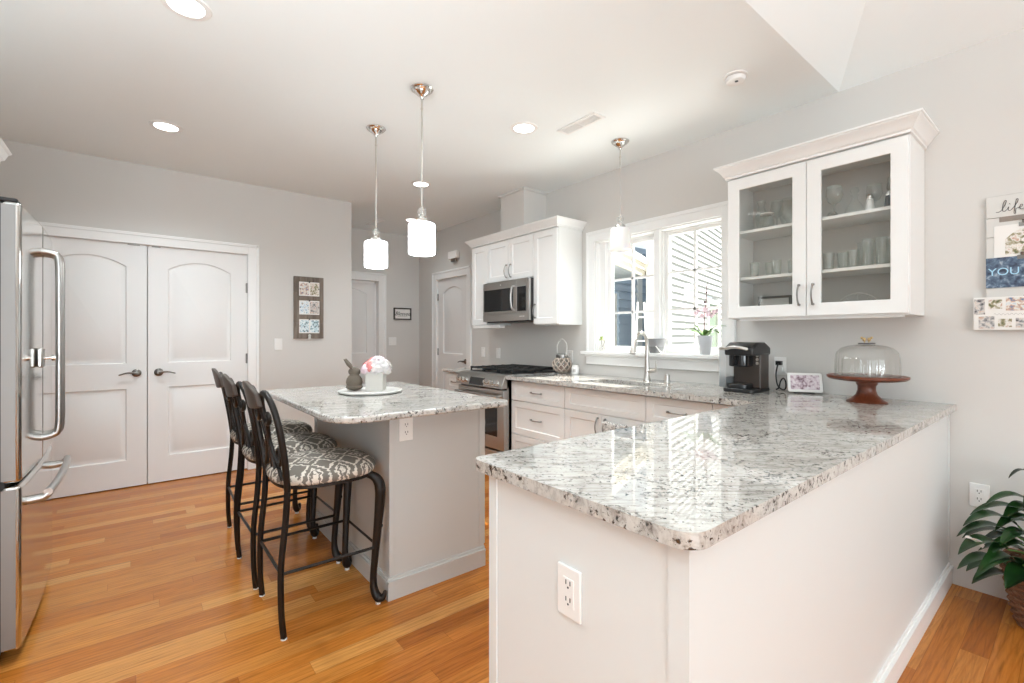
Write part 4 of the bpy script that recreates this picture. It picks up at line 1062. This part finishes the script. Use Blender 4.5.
def text_mesh(name, body, size, m, parent, loc, rot, shear=.0, ext=.0008, align='CENTER', sx=1.0):
    cu = bpy.data.curves.new(name + '_curve', 'FONT'); cu.body = body; cu.size = size; cu.extrude = ext; cu.shear = shear; cu.align_x = align
    tmp = bpy.data.objects.new('tmp', cu); COL.objects.link(tmp); dg = bpy.context.evaluated_depsgraph_get(); dg.update()
    me = bpy.data.meshes.new_from_object(tmp.evaluated_get(dg)); bpy.data.objects.remove(tmp); bpy.data.curves.remove(cu)
    me.materials.clear(); me.materials.append(m); o = bpy.data.objects.new(name, me); COL.objects.link(o); o.parent = parent
    o.location = loc; o.rotation_euler = rot; o.scale = (sx, 1, 1); return o
t = thing('framed_sign', 'small dark-framed sign reading Blessed on the alcove wall', 'sign', (2.855, 6.1995, 1.505), 0)
W, H = .27, .17; bm = B(); prism(bm, rect(0, 0, W, H), -.022, 0, 1, [rect(.018, .018, W - .018, H - .018)]); obj('frame', bm, mat('dark_walnut_frame', (.045, .035, .028), .5), t, bevel=.002)
obj('sign_board', bx(((.015, -.010, .015), (W - .015, -.004, H - .015))), paper, t)
text_mesh('lettering', 'Blessed', .078, M['ink'], t, (W / 2, -.0112, .062), (pi / 2, 0, 0), .35)
bm = bx(((.06, -.0112, .044), (.21, -.0102, .047))); obj('underline', bm, M['ink'], t)

# "life" sign
t = thing('photo_sign', 'white plank wall sign lettered life with clipped photos at the right edge', 'photo sign', (3.2595, .320, 1.345), FACE_X)
Wd = .30; bm = bx(((0, -.018, .0), (Wd, -.006, .24)), ((0, -.018, .242), (Wd, -.006, .40)), ((0, -.018, .402), (Wd, -.006, .492)), ((0, -.018, .494), (Wd, -.006, .598)), ((.02, -.006, .02), (.05, 0, .57)), ((Wd - .05, -.006, .02), (Wd - .02, 0, .57)))
obj('plank', bm, M['whitewood'], t, bevel=.0015)
obj('groove', bx(((.045, -.0195, .470), (Wd - .03, -.0178, .494))), mat('taupe_band', (.26, .22, .19), .7), t)
obj('lower_groove', bx(((.045, -.0195, .100), (Wd - .03, -.0178, .112))), bpy.data.materials['taupe_band'], t)
bm = B()
def stroke(pts, r=.0011): tube(bm, [(x0 + (x - x0) * .66, -.0195, z0 + (z - z0) * .78) for x, z in pts], r, 6, 5)
x0, z0, k = .034, .517, 1.0
stroke([(x0, z0 + .004), (x0 + .018, z0 + .004), (x0 + .040, z0 + .030), (x0 + .052, z0 + .064), (x0 + .044, z0 + .068), (x0 + .034, z0 + .040), (x0 + .034, z0 + .008), (x0 + .046, z0 + .004), (x0 + .058, z0 + .016)])
stroke([(x0 + .058, z0 + .016), (x0 + .064, z0 + .028), (x0 + .062, z0 + .008), (x0 + .072, z0 + .004), (x0 + .084, z0 + .016)])
stroke([(x0 + .068, z0 + .044), (x0 + .070, z0 + .046)], .003)
stroke([(x0 + .084, z0 + .016), (x0 + .104, z0 + .044), (x0 + .110, z0 + .066), (x0 + .102, z0 + .066), (x0 + .096, z0 + .030), (x0 + .090, z0 - .014), (x0 + .098, z0 - .016), (x0 + .100, z0 + .010), (x0 + .116, z0 + .014)])
stroke([(x0 + .112, z0 + .014), (x0 + .126, z0 + .018), (x0 + .132, z0 + .028), (x0 + .124, z0 + .032), (x0 + .118, z0 + .016), (x0 + .126, z0 + .004), (x0 + .142, z0 + .008), (x0 + .156, z0 + .018)])
obj('lettering', bm, M['ink'], t)
def clip(x, z, par):
    bm = bx(((x - .016, -.026, z - .006), (x + .016, -.018, z + .012))); tube(bm, [(x, -.022, z + .01), (x, -.028, z + .026)], .006, 8); obj('clip', bm, M['bronze'], par)
c1 = obj('card', bx(((.028, -.0215, .300), (.25, -.0195, .452))), paper, t)
bm = B(); lp = arch(.065, .312, .225, .385, .05); prism(bm, lp, -.0225, -.0214, 1); obj('photo', bm, ph['b'], c1)
c2 = obj('card', bx(((0.0, -.0235, .155), (.27, -.0215, .300))), ph['e'], t)
text_mesh('lettering', 'YOU', .05, mat('pale_blue_print', (.40, .66, .82), .5), c2, (.060, -.0245, .215), (pi / 2, 0, 0), .0, align='CENTER')
obj('photo', bx(((.14, -.0245, .165), (.26, -.0234, .29))), ph['f'], c2)
clip(.125, .445, t); clip(.12, .292, t); clip(.13, .088, t)
t = thing('photo_card', 'large white collage card of small photos clipped to the bottom of the white sign', 'photo card', (3.2595, .362, 1.298), FACE_X)
obj('card', bx(((0, -.034, 0), (.26, -.031, .158))), paper, t)
for i, (a, b, c, d, kk) in enumerate(((.003, .075, .040, .150, 'f'), (.052, .100, .098, .145, 'b'), (.110, .090, .20, .152, 'a'), (.018, .006, .072, .066, 'f'), (.084, .012, .130, .052, 'b'), (.142, .010, .22, .055, 'f'))):
    obj('photo', bx(((a, -.0355, b), (c, -.0338, d))), ph[kk], t)
bm = B(); tube(bm, [(.07 + .0042 * i, -.0342, .074 + .004 * sin(i * 1.9)) for i in range(28)], .0007, 5, 3); obj('script_line', bm, mat('grey_print', (.4, .38, .36), .6), t)

# ------------------------------------------------------------------ things on the counter
# coffee maker
t = thing('coffee_maker', 'black single-serve coffee maker with a clear side water tank on the counter', 'coffee maker', (2.885, 1.372, .9205), FACE_X); t.scale = (.86, .86, 1.06)
bm = B(); prism(bm, rounded([(-.105, .0), (.115, .0), (.115, .29), (-.105, .29)], [.03, .03, .02, .02], 5), 0, .022, 2); obj('base', bm, M['dark'], t, bevel=.004)
bm = B(); prism(bm, rounded([(-.085, .008), (.065, .008), (.065, .12), (-.085, .12)], [.05, .05, .01, .01], 6), .022, .048, 2); obj('drip_tray', bm, M['dark'], t, bevel=.004)
br = mat('coffee_brown_black', (.045, .034, .028), .3)
bm = B(); prism(bm, rounded([(-.085, .135), (.115, .125), (.115, .285), (-.085, .285)], [.01, .01, .03, .03], 5), .022, .225, 2); obj('column', bm, br, t, bevel=.004)
bm = B(); prism(bm, rounded([(-.080, .02), (.060, .02), (.060, .14), (-.080, .14)], [.05, .05, .0, .0], 6), .150, .235, 2); obj('brew_head', bm, M['black'], t, bevel=.006)
bm = B(); prism(bm, [(.0, .215), (.29, .215), (.29, .262), (.20, .292), (.07, .290), (.0, .262)], -.088, .118, 0); obj('top_cover', bm, M['dark'], t, bevel=.012, seg=3)
bm = B(); tube(bm, [(-.085, .012, .250), (-.03, -.012, .262), (.03, -.012, .262), (.085, .012, .250)], .010, 10, 4); tube(bm, [(-.085, .012, .25), (-.09, .07, .268)], .010, 10); tube(bm, [(.085, .012, .25), (.095, .07, .268)], .010, 10); obj('handle', bm, M['nickel'], t)
bm = B()
for i in range(3): lathe(bm, [(0, -.006), (.009, -.006), (.009, .0), (0, .0)], (.098, .115, .17 + .022 * i), 12, 'Y')
obj('button', bm, M['nickel'], t)
bm = B(); prism(bm, rounded([(-.150, .03), (-.092, .03), (-.092, .27), (-.150, .27)], [.025, .005, .005, .025], 5), .024, .245, 2); obj('water_tank', bm, thin_glass('cloudy_tank_plastic', (.95, .96, .97), .05, .5, .05, .38), t, bevel=.004)
bm = B(); prism(bm, rounded([(-.147, .033), (-.095, .033), (-.095, .267), (-.147, .267)], [.022, .004, .004, .022], 5), .026, .085, 2); obj('water', bm, mat('tank_water', (.05, .075, .09), .1), t)
bm = B(); prism(bm, rounded([(-.153, .027), (-.089, .027), (-.089, .273), (-.153, .273)], [.025, .005, .005, .025], 5), .245, .262, 2); obj('tank_lid', bm, M['nickel'], t, bevel=.004)
bm = B(); tube(bm, [(3.235, 1.262, 1.094), (3.20, 1.258, 1.075), (3.19, 1.262, 1.02), (3.185, 1.25, .955), (3.17, 1.215, .932), (3.15, 1.190, .945), (3.145, 1.188, .985), (3.155, 1.205, 1.005), (3.165, 1.225, .985), (3.165, 1.235, .945), (3.168, 1.252, .930)], .0045, 8, 6)
box(bm, (3.222, 1.246, 1.082), (3.250, 1.278, 1.108)); tag(obj('power_cord', bm, M['dark']), 'black power cord looping from the coffee maker to the wall outlet', 'cord')
bm = B(); tube(bm, [(3.232, 1.240, 1.052), (3.225, 1.215, 1.035), (3.222, 1.190, 1.01), (3.225, 1.175, .975), (3.228, 1.155, .940), (3.235, 1.11, .9255), (3.238, 1.06, .9255)], .0032, 8, 6)
box(bm, (3.222, 1.238, 1.040), (3.250, 1.272, 1.068)); tag(obj('charging_cable', bm, M['plastic']), 'white charger and cable running to the small smart display', 'cable')
# smart display
t = thing('smart_display', 'white-framed tablet display with a pink flowery screen leaning on its base', 'display', (3.155, 1.082, .9205), FACE_X + RAD(30))
bm = B(); prism(bm, rounded(rect(-.092, 0, .092, .118), [.012] * 4, 5), -.005, .006, 1); o = obj('frame', bm, M['plastic'], t, bevel=.002); o.rotation_euler = (RAD(-16), 0, 0); o.location = (0, 0, .008)
bm = bx(((-.076, -.0062, .016), (.076, -.0048, .104))); obj('screen', bm, blob_mat('screen_picture', [(.18, .10, .12), (.50, .38, .44), (.72, .62, .66), (.80, .76, .78)], 60, 3), o)
bm = B(); prism(bm, rounded(rect(-.055, .0, .055, .065), [.02] * 4, 5), 0, .014, 2); prism(bm, [(.02, .012), (.06, .012), (.045, .09), (.032, .09)], -.04, .04, 0); obj('base', bm, M['slot'], t, bevel=.002)

# cake stand with dome
CX, CY = 3.008, .742
t = thing('cake_stand', 'turned cherry-red wooden pedestal cake stand on the peninsula end of the counter', 'cake stand', (CX, CY, .9205))
bm = B(); lathe(bm, [(0, 0), (.088, 0), (.090, .005), (.070, .016), (.048, .038), (.040, .062), (.040, .085), (.047, .095), (.047, .102), (.052, .106), (.06, .118), (0, .118)], n=40); obj('pedestal', bm, M['cherry'], t)
bm = B(); lathe(bm, [(0, .112), (.12, .112), (.162, .118), (.176, .128), (.177, .138), (.170, .141), (.155, .134), (.0, .131)], n=56); obj('plate', bm, M['cherry'], t)
t = thing('glass_cloche', 'ribbed clear glass dome with a little bird knob covering the cake stand', 'cloche', (CX, CY, 1.0555)); t.scale = (.83, .83, 1.0)
bm = B(); lathe(bm, [(.168, .0), (.170, .01), (.166, .09), (.158, .125), (.135, .148), (.10, .160), (.05, .168), (.0, .170), (0, .166), (.05, .164), (.098, .156), (.131, .145), (.154, .123), (.162, .09), (.165, .01), (.164, 0)], n=144, ribs=24, ribamp=.012); obj('dome', bm, M['dome'], t)
bm = B(); lathe(bm, [(0, .171), (.045, .171), (.045, .176), (0, .177)], n=24); obj('knob_plate', bm, M['slot'], t)
gold = mat('brass_bird', (.62, .45, .22), .35, .8)
for s in (-1, 1):
    bm = B(); ball(bm, (s * .012, -s * .010, .194), .011, 1.4, .9, 1); ball(bm, (s * .024, -s * .02, .203), .007); tube(bm, [(s * .010, -s * .008, .178), (s * .012, -s * .01, .190)], .003, 6); obj('bird_knob', bm, gold, t)

# wicker lantern jar and candle
t = thing('lantern_jar', 'round glass jar in open wicker lattice with a tall white loop handle', 'lantern', (3.145, 3.14, .9205)); t.scale = (1.3, 1.3, 1.22)
bm = B(); wick = []
R = .068
def sp(a, e): return (R * cos(e) * cos(a), R * cos(e) * sin(a), .066 + R * .93 * sin(e))
for s in (-1, 1):
    for i in range(9):
        tube(bm, [sp(2 * pi * i / 9 + s * k * .22, RAD(-75 + k * 17)) for k in range(9)], .0045, 6, 3)
for e in (-62, 60): tube(bm, [sp(2 * pi * k / 24, RAD(e)) for k in range(25)], .005, 6, cap=False)
obj('wicker_lattice', bm, mat('pale_wicker', (.52, .43, .36), .7), t)
bm = B(); lathe(bm, [(0, .006), (.045, .008), (.060, .04), (.062, .07), (.050, .105), (.036, .125), (.040, .150), (.036, .150), (.032, .125), (.046, .105), (.058, .07), (.056, .04), (.04, .012), (0, .010)], n=28); obj('glass_jar', bm, M['glass'], t)
bm = B(); lathe(bm, [(.038, .118), (.044, .12), (.044, .142), (.038, .144), (.036, .13), (.038, .118)], n=28); obj('collar', bm, M['pull'], t)
bm = B(); tube(bm, [(0, .042, .13), (0, .050, .19), (0, .040, .235), (0, 0, .262), (0, -.040, .235), (0, -.050, .19), (0, -.042, .13)], .0045, 8, 5); obj('handle', bm, M['whitewood'], t)
bm = B(); lathe(bm, [(0, .012), (.028, .012), (.028, .07), (0, .07)], n=20); obj('candle', bm, mat('dark_candle', (.25, .12, .09), .6), t)
t = thing('candle_jar', 'small white lidded candle jar beside the wicker lantern', 'candle', (3.155, 2.975, .9205))
bm = B(); lathe(bm, [(0, 0), (.032, 0), (.034, .004), (.034, .062), (.028, .070), (0, .070)], n=28); obj('jar', bm, M['plastic'], t)
bm = B(); lathe(bm, [(0, .070), (.029, .070), (.029, .082), (0, .083)], n=28); obj('lid', bm, M['plastic'], t)
bm = B()
rr = .0343
vs = [[bm.verts.new((rr * cos(RAD(a)), rr * sin(RAD(a)), z)) for a in range(185, 236, 10)] for z in (.022, .048)]
for i in range(5): bm.faces.new((vs[0][i], vs[0][i + 1], vs[1][i + 1], vs[1][i]))
obj('printed_label', bm, M['nickel'], t)

# ------------------------------------------------------------------ window sill things
SZ = WZ0 + .0285
def leaf_mesh(bm, root, tip, width, droop=.0, fold=.15, n=10, side=None, shape='lance'):
    a, b = Vector(root), Vector(tip); d = b - a; L = d.length; dn = d.normalized()
    s = side if side else dn.cross(Vector((0, 0, 1)))
    if s.length < 1e-4: s = Vector((1, 0, 0))
    s = s.normalized(); up = s.cross(dn).normalized(); rows = []
    if up.z < 0: up = -up
    for i in range(n + 1):
        u = i / n; p = a + d * u + Vector((0, 0, 1)) * (4 * droop * u * (1 - u)) 
        w = width * (sin(pi * u ** .8) ** .8 if shape == 'lance' else (1 - u) ** .5 * .9 + .1) + .0006
        rows.append([bm.verts.new(p + s * w * k + up * (abs(k) * w * fold)) for k in (-1, -.5, 0, .5, 1)])
    for r0, r1 in zip(rows, rows[1:]):
        for k in range(4): bm.faces.new((r0[k], r0[k + 1], r1[k + 1], r1[k]))
# orchid
t = thing('potted_orchid', 'pink orchid with arching leaves in a white pot on the window sill', 'orchid', (3.255, 1.775, SZ))
bm = B(); lathe(bm, [(0, 0), (.036, 0), (.038, .004), (.052, .125), (.055, .13), (.055, .138), (.050, .138), (.047, .12), (0, .118)], n=32); obj('pot', bm, mat('pale_grey_ceramic', (.62, .63, .66), .4), t)
bm = B()
for (x, y, z, w) in ((-.03, .19, .165, .026), (-.06, .14, .145, .028), (-.02, -.17, .205, .022), (.0, .11, .21, .024), (-.06, -.07, .16, .026), (-.035, .20, .235, .006), (-.05, -.14, .15, .02), (-.04, .16, .19, .02)): leaf_mesh(bm, (0, 0, .118), (x, y, z), w, .035, .2)
o = obj('leaf', bm, M['leaf2'], t); o.modifiers.new('t', 'SOLIDIFY').thickness = .0015
bm = B(); tube(bm, [(0, 0, .11), (.0, .006, .2), (.0, .004, .3), (0, -.008, .38), (.0, -.012, .46), (0, -.016, .52)], .0035, 6, 4); tube(bm, [(0, .004, .115), (.0, .004, .34)], .0025, 6); obj('stem', bm, mat('orchid_stem', (.25, .12, .12), .6), t)
bm = B(); rnd = random.Random(3)
for (y, z) in ((.06, .30), (.035, .315), (.01, .33), (-.015, .325), (-.04, .31), (-.07, .305), (-.02, .29), (.02, .285), (-.055, .285), (-.09, .315)):
    x = rnd.uniform(-.03, .01)
    for k in range(5):
        a = 2 * pi * k / 5 + rnd.random(); leaf_mesh(bm, (x, y, z), (x - .008, y +   .021 * cos(a), z + .021 * sin(a)), .008, 0, .1, 5, side=Vector((0, -sin(a), cos(a))))
o = obj('blossom', bm, M['pinkpale'], t); o.modifiers.new('t', 'SOLIDIFY').thickness = .001
bm = B(); ball(bm, (0, -.012, .455), .007); ball(bm, (0, -.014, .50), .005); ball(bm, (0, .002, .385), .009); obj('bud', bm, mat('orchid_bud', (.08, .05, .06), .6), t)
# glass bowl planter
t = thing('planter_bowl', 'dark grey tapered bowl with a glass lower half in the middle of the sill', 'bowl', (3.250, 2.185, SZ)); t.scale = (1.2, 1.2, 1.15)
bm = B(); lathe(bm, [(0, 0), (.040, 0), (.052, .045), (.047, .045), (.036, .004), (0, .004)], n=28); obj('lower_bowl', bm, mat('smoked_glass', (.20, .205, .21), .2), t)
bm = B(); lathe(bm, [(.052, .045), (.064, .085), (.066, .10), (.061, .10), (.047, .047)], n=28); obj('rim_band', bm, mat('grey_metal', (.28, .28, .29), .4, .3), t)
bm = B(); tube(bm, [(-.055, -.035, .05), (-.045, -.058, .015), (-.02, -.06, .002)], .004, 6, 3); obj('handle', bm, M['plastic'], t)
# tiny succulent figure
t = thing('succulent_pot', 'tiny glass pot with a small green sprig at the left end of the sill', 'potted plant', (3.245, 2.735, SZ))
bm = B(); lathe(bm, [(0, 0), (.02, 0), (.026, .02), (.022, .05), (.016, .055), (.012, .05), (0, .008)], n=20); obj('pot', bm, M['dome'], t)
bm = B(); tube(bm, [(0, 0, .01), (.0, .004, .07), (0, .008, .11)], .0025, 6, 3); tube(bm, [(0, 0, .03), (0, -.022, .07), (0, -.03, .10)], .002, 6, 3); obj('stem', bm, M['stone'], t)
bm = B()
for i in range(9):
    a = 2 * pi * i / 9; leaf_mesh(bm, (0, .008, .112), (.016 * cos(a), .008 + .024 * sin(a), .112 + .022 * cos(a * 2)), .008, .004, .2, 5)
o = obj('leaf', bm, mat('sprig_green', (.30, .42, .06), .5), t); o.modifiers.new('t', 'SOLIDIFY').thickness = .001

# ------------------------------------------------------------------ peace lily in a wicker basket
t = thing('potted_peace_lily', 'leafy dark green peace lily in a brown wicker basket at the right edge', 'potted plant', (3.07, .088, 0))
bm = B(); H = .26
def rb(z): return .115 + .05 * (z / H) ** .8
for k in range(20):
    z = .008 + k * .0135; rz_ = rb(z)
    tube(bm, [((rz_ + .006 * cos(a * 12 + pi * (k % 2))) * cos(a), (rz_ + .006 * cos(a * 12 + pi * (k % 2))) * sin(a), z + .002 * sin(a * 7 + k)) for a in [2 * pi * i / 72 for i in range(73)]], .0075, 6, cap=False)
for i in range(24):
    a = 2 * pi * i / 24; tube(bm, [((rb(z)) * cos(a), (rb(z)) * sin(a), z) for z in (.004, .09, .18, .27)], .005, 6)
tube(bm, [(rb(H) * cos(2 * pi * i / 48), rb(H) * sin(2 * pi * i / 48), H + .012 + .004 * sin(i * 1.7)) for i in range(49)], .012, 8, cap=False)
obj('basket', bm, M['wicker'], t)
bm = B(); lathe(bm, [(0, .006), (.105, .006), (.145, .225), (0, .235)], n=32); obj('soil', bm, M['soil'], t)
rnd = random.Random(11); bm = B(); stems = B()
tips = [(-.34, .235, .37, .062), (-.30, .10, .27, .075), (-.24, .16, .36, .06), (-.22, .235, .46, .055), (-.14, .12, .50, .065), (-.26, .22, .28, .07), (-.17, -.02, .40, .07), (-.10, .20, .33, .06), (-.12, .06, .56, .05),
        (-.05, -.05, .52, .07), (.03, .13, .48, .06), (-.22, -.12, .34, .07), (-.10, -.20, .42, .07), (.05, -.14, .54, .07), (.10, .02, .60, .06), (-.19, .05, .30, .075), (-.28, -.02, .33, .07), (-.08, .15, .44, .055), (.0, -.26, .36, .07), (.12, -.22, .44, .07), (-.15, .19, .38, .06), (-.31, .17, .33, .055), (.09, .12, .64, .05), (-.03, .05, .66, .045)]
tips += [(-.36, .18, .30, .05), (-.20, .24, .40, .05), (-.26, .25, .42, .05), (-.16, .22, .50, .05), (-.12, .18, .54, .05), (-.32, .24, .30, .055), (-.25, .12, .42, .055), (-.18, .14, .46, .055), (-.28, .20, .24, .06), (-.22, .10, .24, .06)]
tips = [(x - .01, y + (.03 if y > .05 else 0), z - .01, w) for x, y, z, w in tips]
for (x, y, z, w) in tips:
    d = Vector((x, y, 0)); dl = max(d.length, .06); d.normalize(); L = .20 + .04 * rnd.random()
    base = Vector((x, y, z)) - d * min(L, dl * .75) + Vector((0, 0, -.03 + .05 * rnd.random()))
    leaf_mesh(bm, base, (x, y, z - .02), w * .62, .05, .28, 12)
    tube(stems, [(d.x * .03, d.y * .03, .22), tuple((Vector((d.x * .03, d.y * .03, .22)) + base) / 2 + Vector((0, 0, .04))), tuple(base)], .0035, 6, 4)
lv = mat('peace_lily_leaf_gloss', (.010, .045, .009), .3); lt = NT(lv); lt.color(lt.ramp(lt.noise(lt.coord(), 9, 2), [(.35, (.005, .022, .005)), (.65, (.016, .060, .012))]))
o = obj('foliage', bm, lv, t); o.modifiers.new('t', 'SOLIDIFY').thickness = .0012
obj('stem', stems, mat('lily_stem', (.10, .20, .04), .5), t)
bm = B(); leaf_mesh(bm, (-.26, .20, .365), (-.335, .245, .415), .020, .01, .5, 8); o = obj('blossom', bm, M['petal'], t); o.modifiers.new('t', 'SOLIDIFY').thickness = .0015

# ------------------------------------------------------------------ outside the sink window
struct('ground', bx(((3.6, -6, -.35), (30, 14, -.25))), mat('pale_paving', (.16, .17, .14), .9))
def siding(name, col, expo=.115):
    m = mat(name, col, .6); return m
whites = siding('white_clapboard', (.66, .66, .66)); blues = siding('blue_clapboard', (.42, .52, .64))
roofm = mat('cream_soffit_board', (.80, .74, .64), .6)
def clap(bm, p0, d, L, z0, z1, expo=.115, thick=.034, depth=.10, cut=()):
    """lapped boards along direction d from p0; front faces the right-hand normal"""
    d = Vector((d[0], d[1])).normalized(); n = Vector((d.y, -d.x)); z = z0
    while z < z1:
        zt = min(z + expo, z1); segs = [(0, L)]
        for (a, b, c0, c1) in cut:
            if c1 > z and c0 < zt: segs = [s for q in segs for s in ((q[0], min(q[1], a)), (max(q[0], b), q[1])) if s[1] - s[0] > .01]
        for a, b in segs:
            A = Vector(p0) + d * a; Bb = Vector(p0) + d * b
            pts = [(A - n * depth, z), (Bb - n * depth, z), (Bb + n * thick, z), (A + n * thick, z)]
            v = [bm.verts.new((q.x, q.y, zz)) for q, zz in pts] + [bm.verts.new((q.x, q.y, zt)) for q in (A - n * depth, Bb - n * depth, Bb, A)]
            for f in ((0, 1, 2, 3), (4, 7, 6, 5), (0, 4, 5, 1), (1, 5, 6, 2), (2, 6, 7, 3), (3, 7, 4, 0)): bm.faces.new([v[i] for i in f])
        z += expo
def wallbox(bm, p0, d, a, b, z0, z1, off0, off1):
    d = Vector((d[0], d[1])).normalized(); n = Vector((d.y, -d.x)); q = []
    for s, o_ in ((a, off0), (b, off0), (b, off1), (a, off1)): q.append(Vector(p0) + d * s + n * o_)
    v = [bm.verts.new((k.x, k.y, z)) for z in (z0, z1) for k in q]
    for f in ((0, 3, 2, 1), (4, 5, 6, 7), (0, 1, 5, 4), (1, 2, 6, 5), (2, 3, 7, 6), (3, 0, 4, 7)): bm.faces.new([v[i] for i in f])
def ext_window(par, p0, d, a, b, z0, z1, name='window', grid=(1, 2)):
    bm = B(); f = .09
    wallbox(bm, p0, d, a - f, a, z0 - f, z1 + f, 0, .045); wallbox(bm, p0, d, b, b + f, z0 - f, z1 + f, 0, .045); wallbox(bm, p0, d, a, b, z1, z1 + f, 0, .045); wallbox(bm, p0, d, a, b, z0 - f, z0, 0, .05)
    for i in range(1, grid[0]): u = a + (b - a) * i / grid[0]; wallbox(bm, p0, d, u - .015, u + .015, z0, z1, 0, .03)
    for i in range(1, grid[1]): z = z0 + (z1 - z0) * i / grid[1]; wallbox(bm, p0, d, a, b, z - .02, z + .02, 0, .03)
    o = obj(name, bm, whites if 0 else M['trim'], par); bm = B(); wallbox(bm, p0, d, a, b, z0, z1, -.02, .01); obj('pane', bm, ext_glass, o); return o
ext_glass = mat('reflecting_green_glass', (.25, .32, .22), .08)
# white house, long side running away from the window
wh = thing('white_house', 'white clapboard neighbour house filling the right window pane', 'house', (0, 0, -.25))
WP, WD = (5.86, 3.985), (.97, .246)
bm = B(); clap(bm, WP, WD, 9, -.2 + .25, 5.6 + .25, cut=[(2.85, 3.75, .9 + .25, 2.0 + .25)]); o = obj('wall', bm, whites, wh, angle=10)
ext_window(wh, WP, WD, 2.94, 3.66, 1.24, 2.16)
bm = B(); wallbox(bm, WP, WD, -.02, .10, .05, 5.85, -.1, .035); obj('corner_board', bm, M['trim'], wh)
# blue house behind with porch
bh = thing('blue_house', 'blue clapboard house with white door frames seen through the left window pane', 'house', (0, 0, -.25))
BP, BD = (4.9, 5.0), (1, .03)
bm = B(); clap(bm, BP, BD, 3.4, .05, 3.1, expo=.14, cut=[(.65, 1.50, .05, 2.25)]); obj('wall', bm, blues, bh, angle=10)
ext_window(bh, BP, BD, .78, 1.32, .35, 2.15, 'window', (1, 3))
bm = B(); wallbox(bm, BP, BD, 2.02, 2.16, .05, 3.0, 0, .04); wallbox(bm, BP, BD, 2.42, 2.60, .05, 3.0, 0, .04); obj('corner_board', bm, M['trim'], bh)
bm = B(); wallbox(bm, BP, BD, 1.40, 2.3, .95, 1.10, .05, .40); wallbox(bm, BP, BD, 1.40, 2.3, .35, .80, .05, .35); obj('porch_bench', bm, M['trim'], bh)
# porch roof with cream soffit
pr = thing('porch_roof', 'cream porch roof edge seen at the top of the left window pane', 'porch roof', (0, 0, 0))
def at(u, D, z):
    r = (u - 512) / FPX; return Vector((D * (.6288 + .7776 * r), D * (.7776 - .6288 * r), z))
e0, e1 = at(596, 5.0, 0), at(652, 7.25, 0); dd = (e1 - e0).to_2d().normalized(); nn = Vector((dd.y, -dd.x)); Le = (e1 - e0).length
bm = B(); wallbox(bm, e0.to_2d(), dd, 0, Le, 2.14, 2.36, -.03, 0); wallbox(bm, e0.to_2d(), dd, 0, Le, 2.22, 2.36, 0, .03); wallbox(bm, e0.to_2d(), dd, 0, Le, 2.30, 2.36, .03, .06); obj('fascia', bm, roofm, pr)
bm = B(); 
for i in range(7): wallbox(bm, e0.to_2d(), dd, 0, Le, 2.18, 2.20, -.03 - i * .14 - .132, -.03 - i * .14)
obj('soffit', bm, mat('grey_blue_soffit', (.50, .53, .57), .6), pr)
bm = B(); wallbox(bm, e0.to_2d(), dd, 0, Le, 2.36, 2.40, -.9, .05); obj('roof_deck', bm, M['trim'], pr)
# step ladder
t = thing('step_ladder', 'white step ladder standing outside in front of the blue house', 'ladder', at(641, 5.9, -.25), RAD(-40))
for s in (-1, 1):
    bm = B(); tube(bm, [(s * .15, 0, 0), (s * .04, 0, 1.95)], .014, 6); obj('side_rail', bm, M['trim'], t)
for i in range(6):
    z = .25 + i * .3; w_ = .15 - .11 * z / 1.95; obj('step', bx(((-w_, -.03, z), (w_, .03, z + .02))), M['trim'], t)
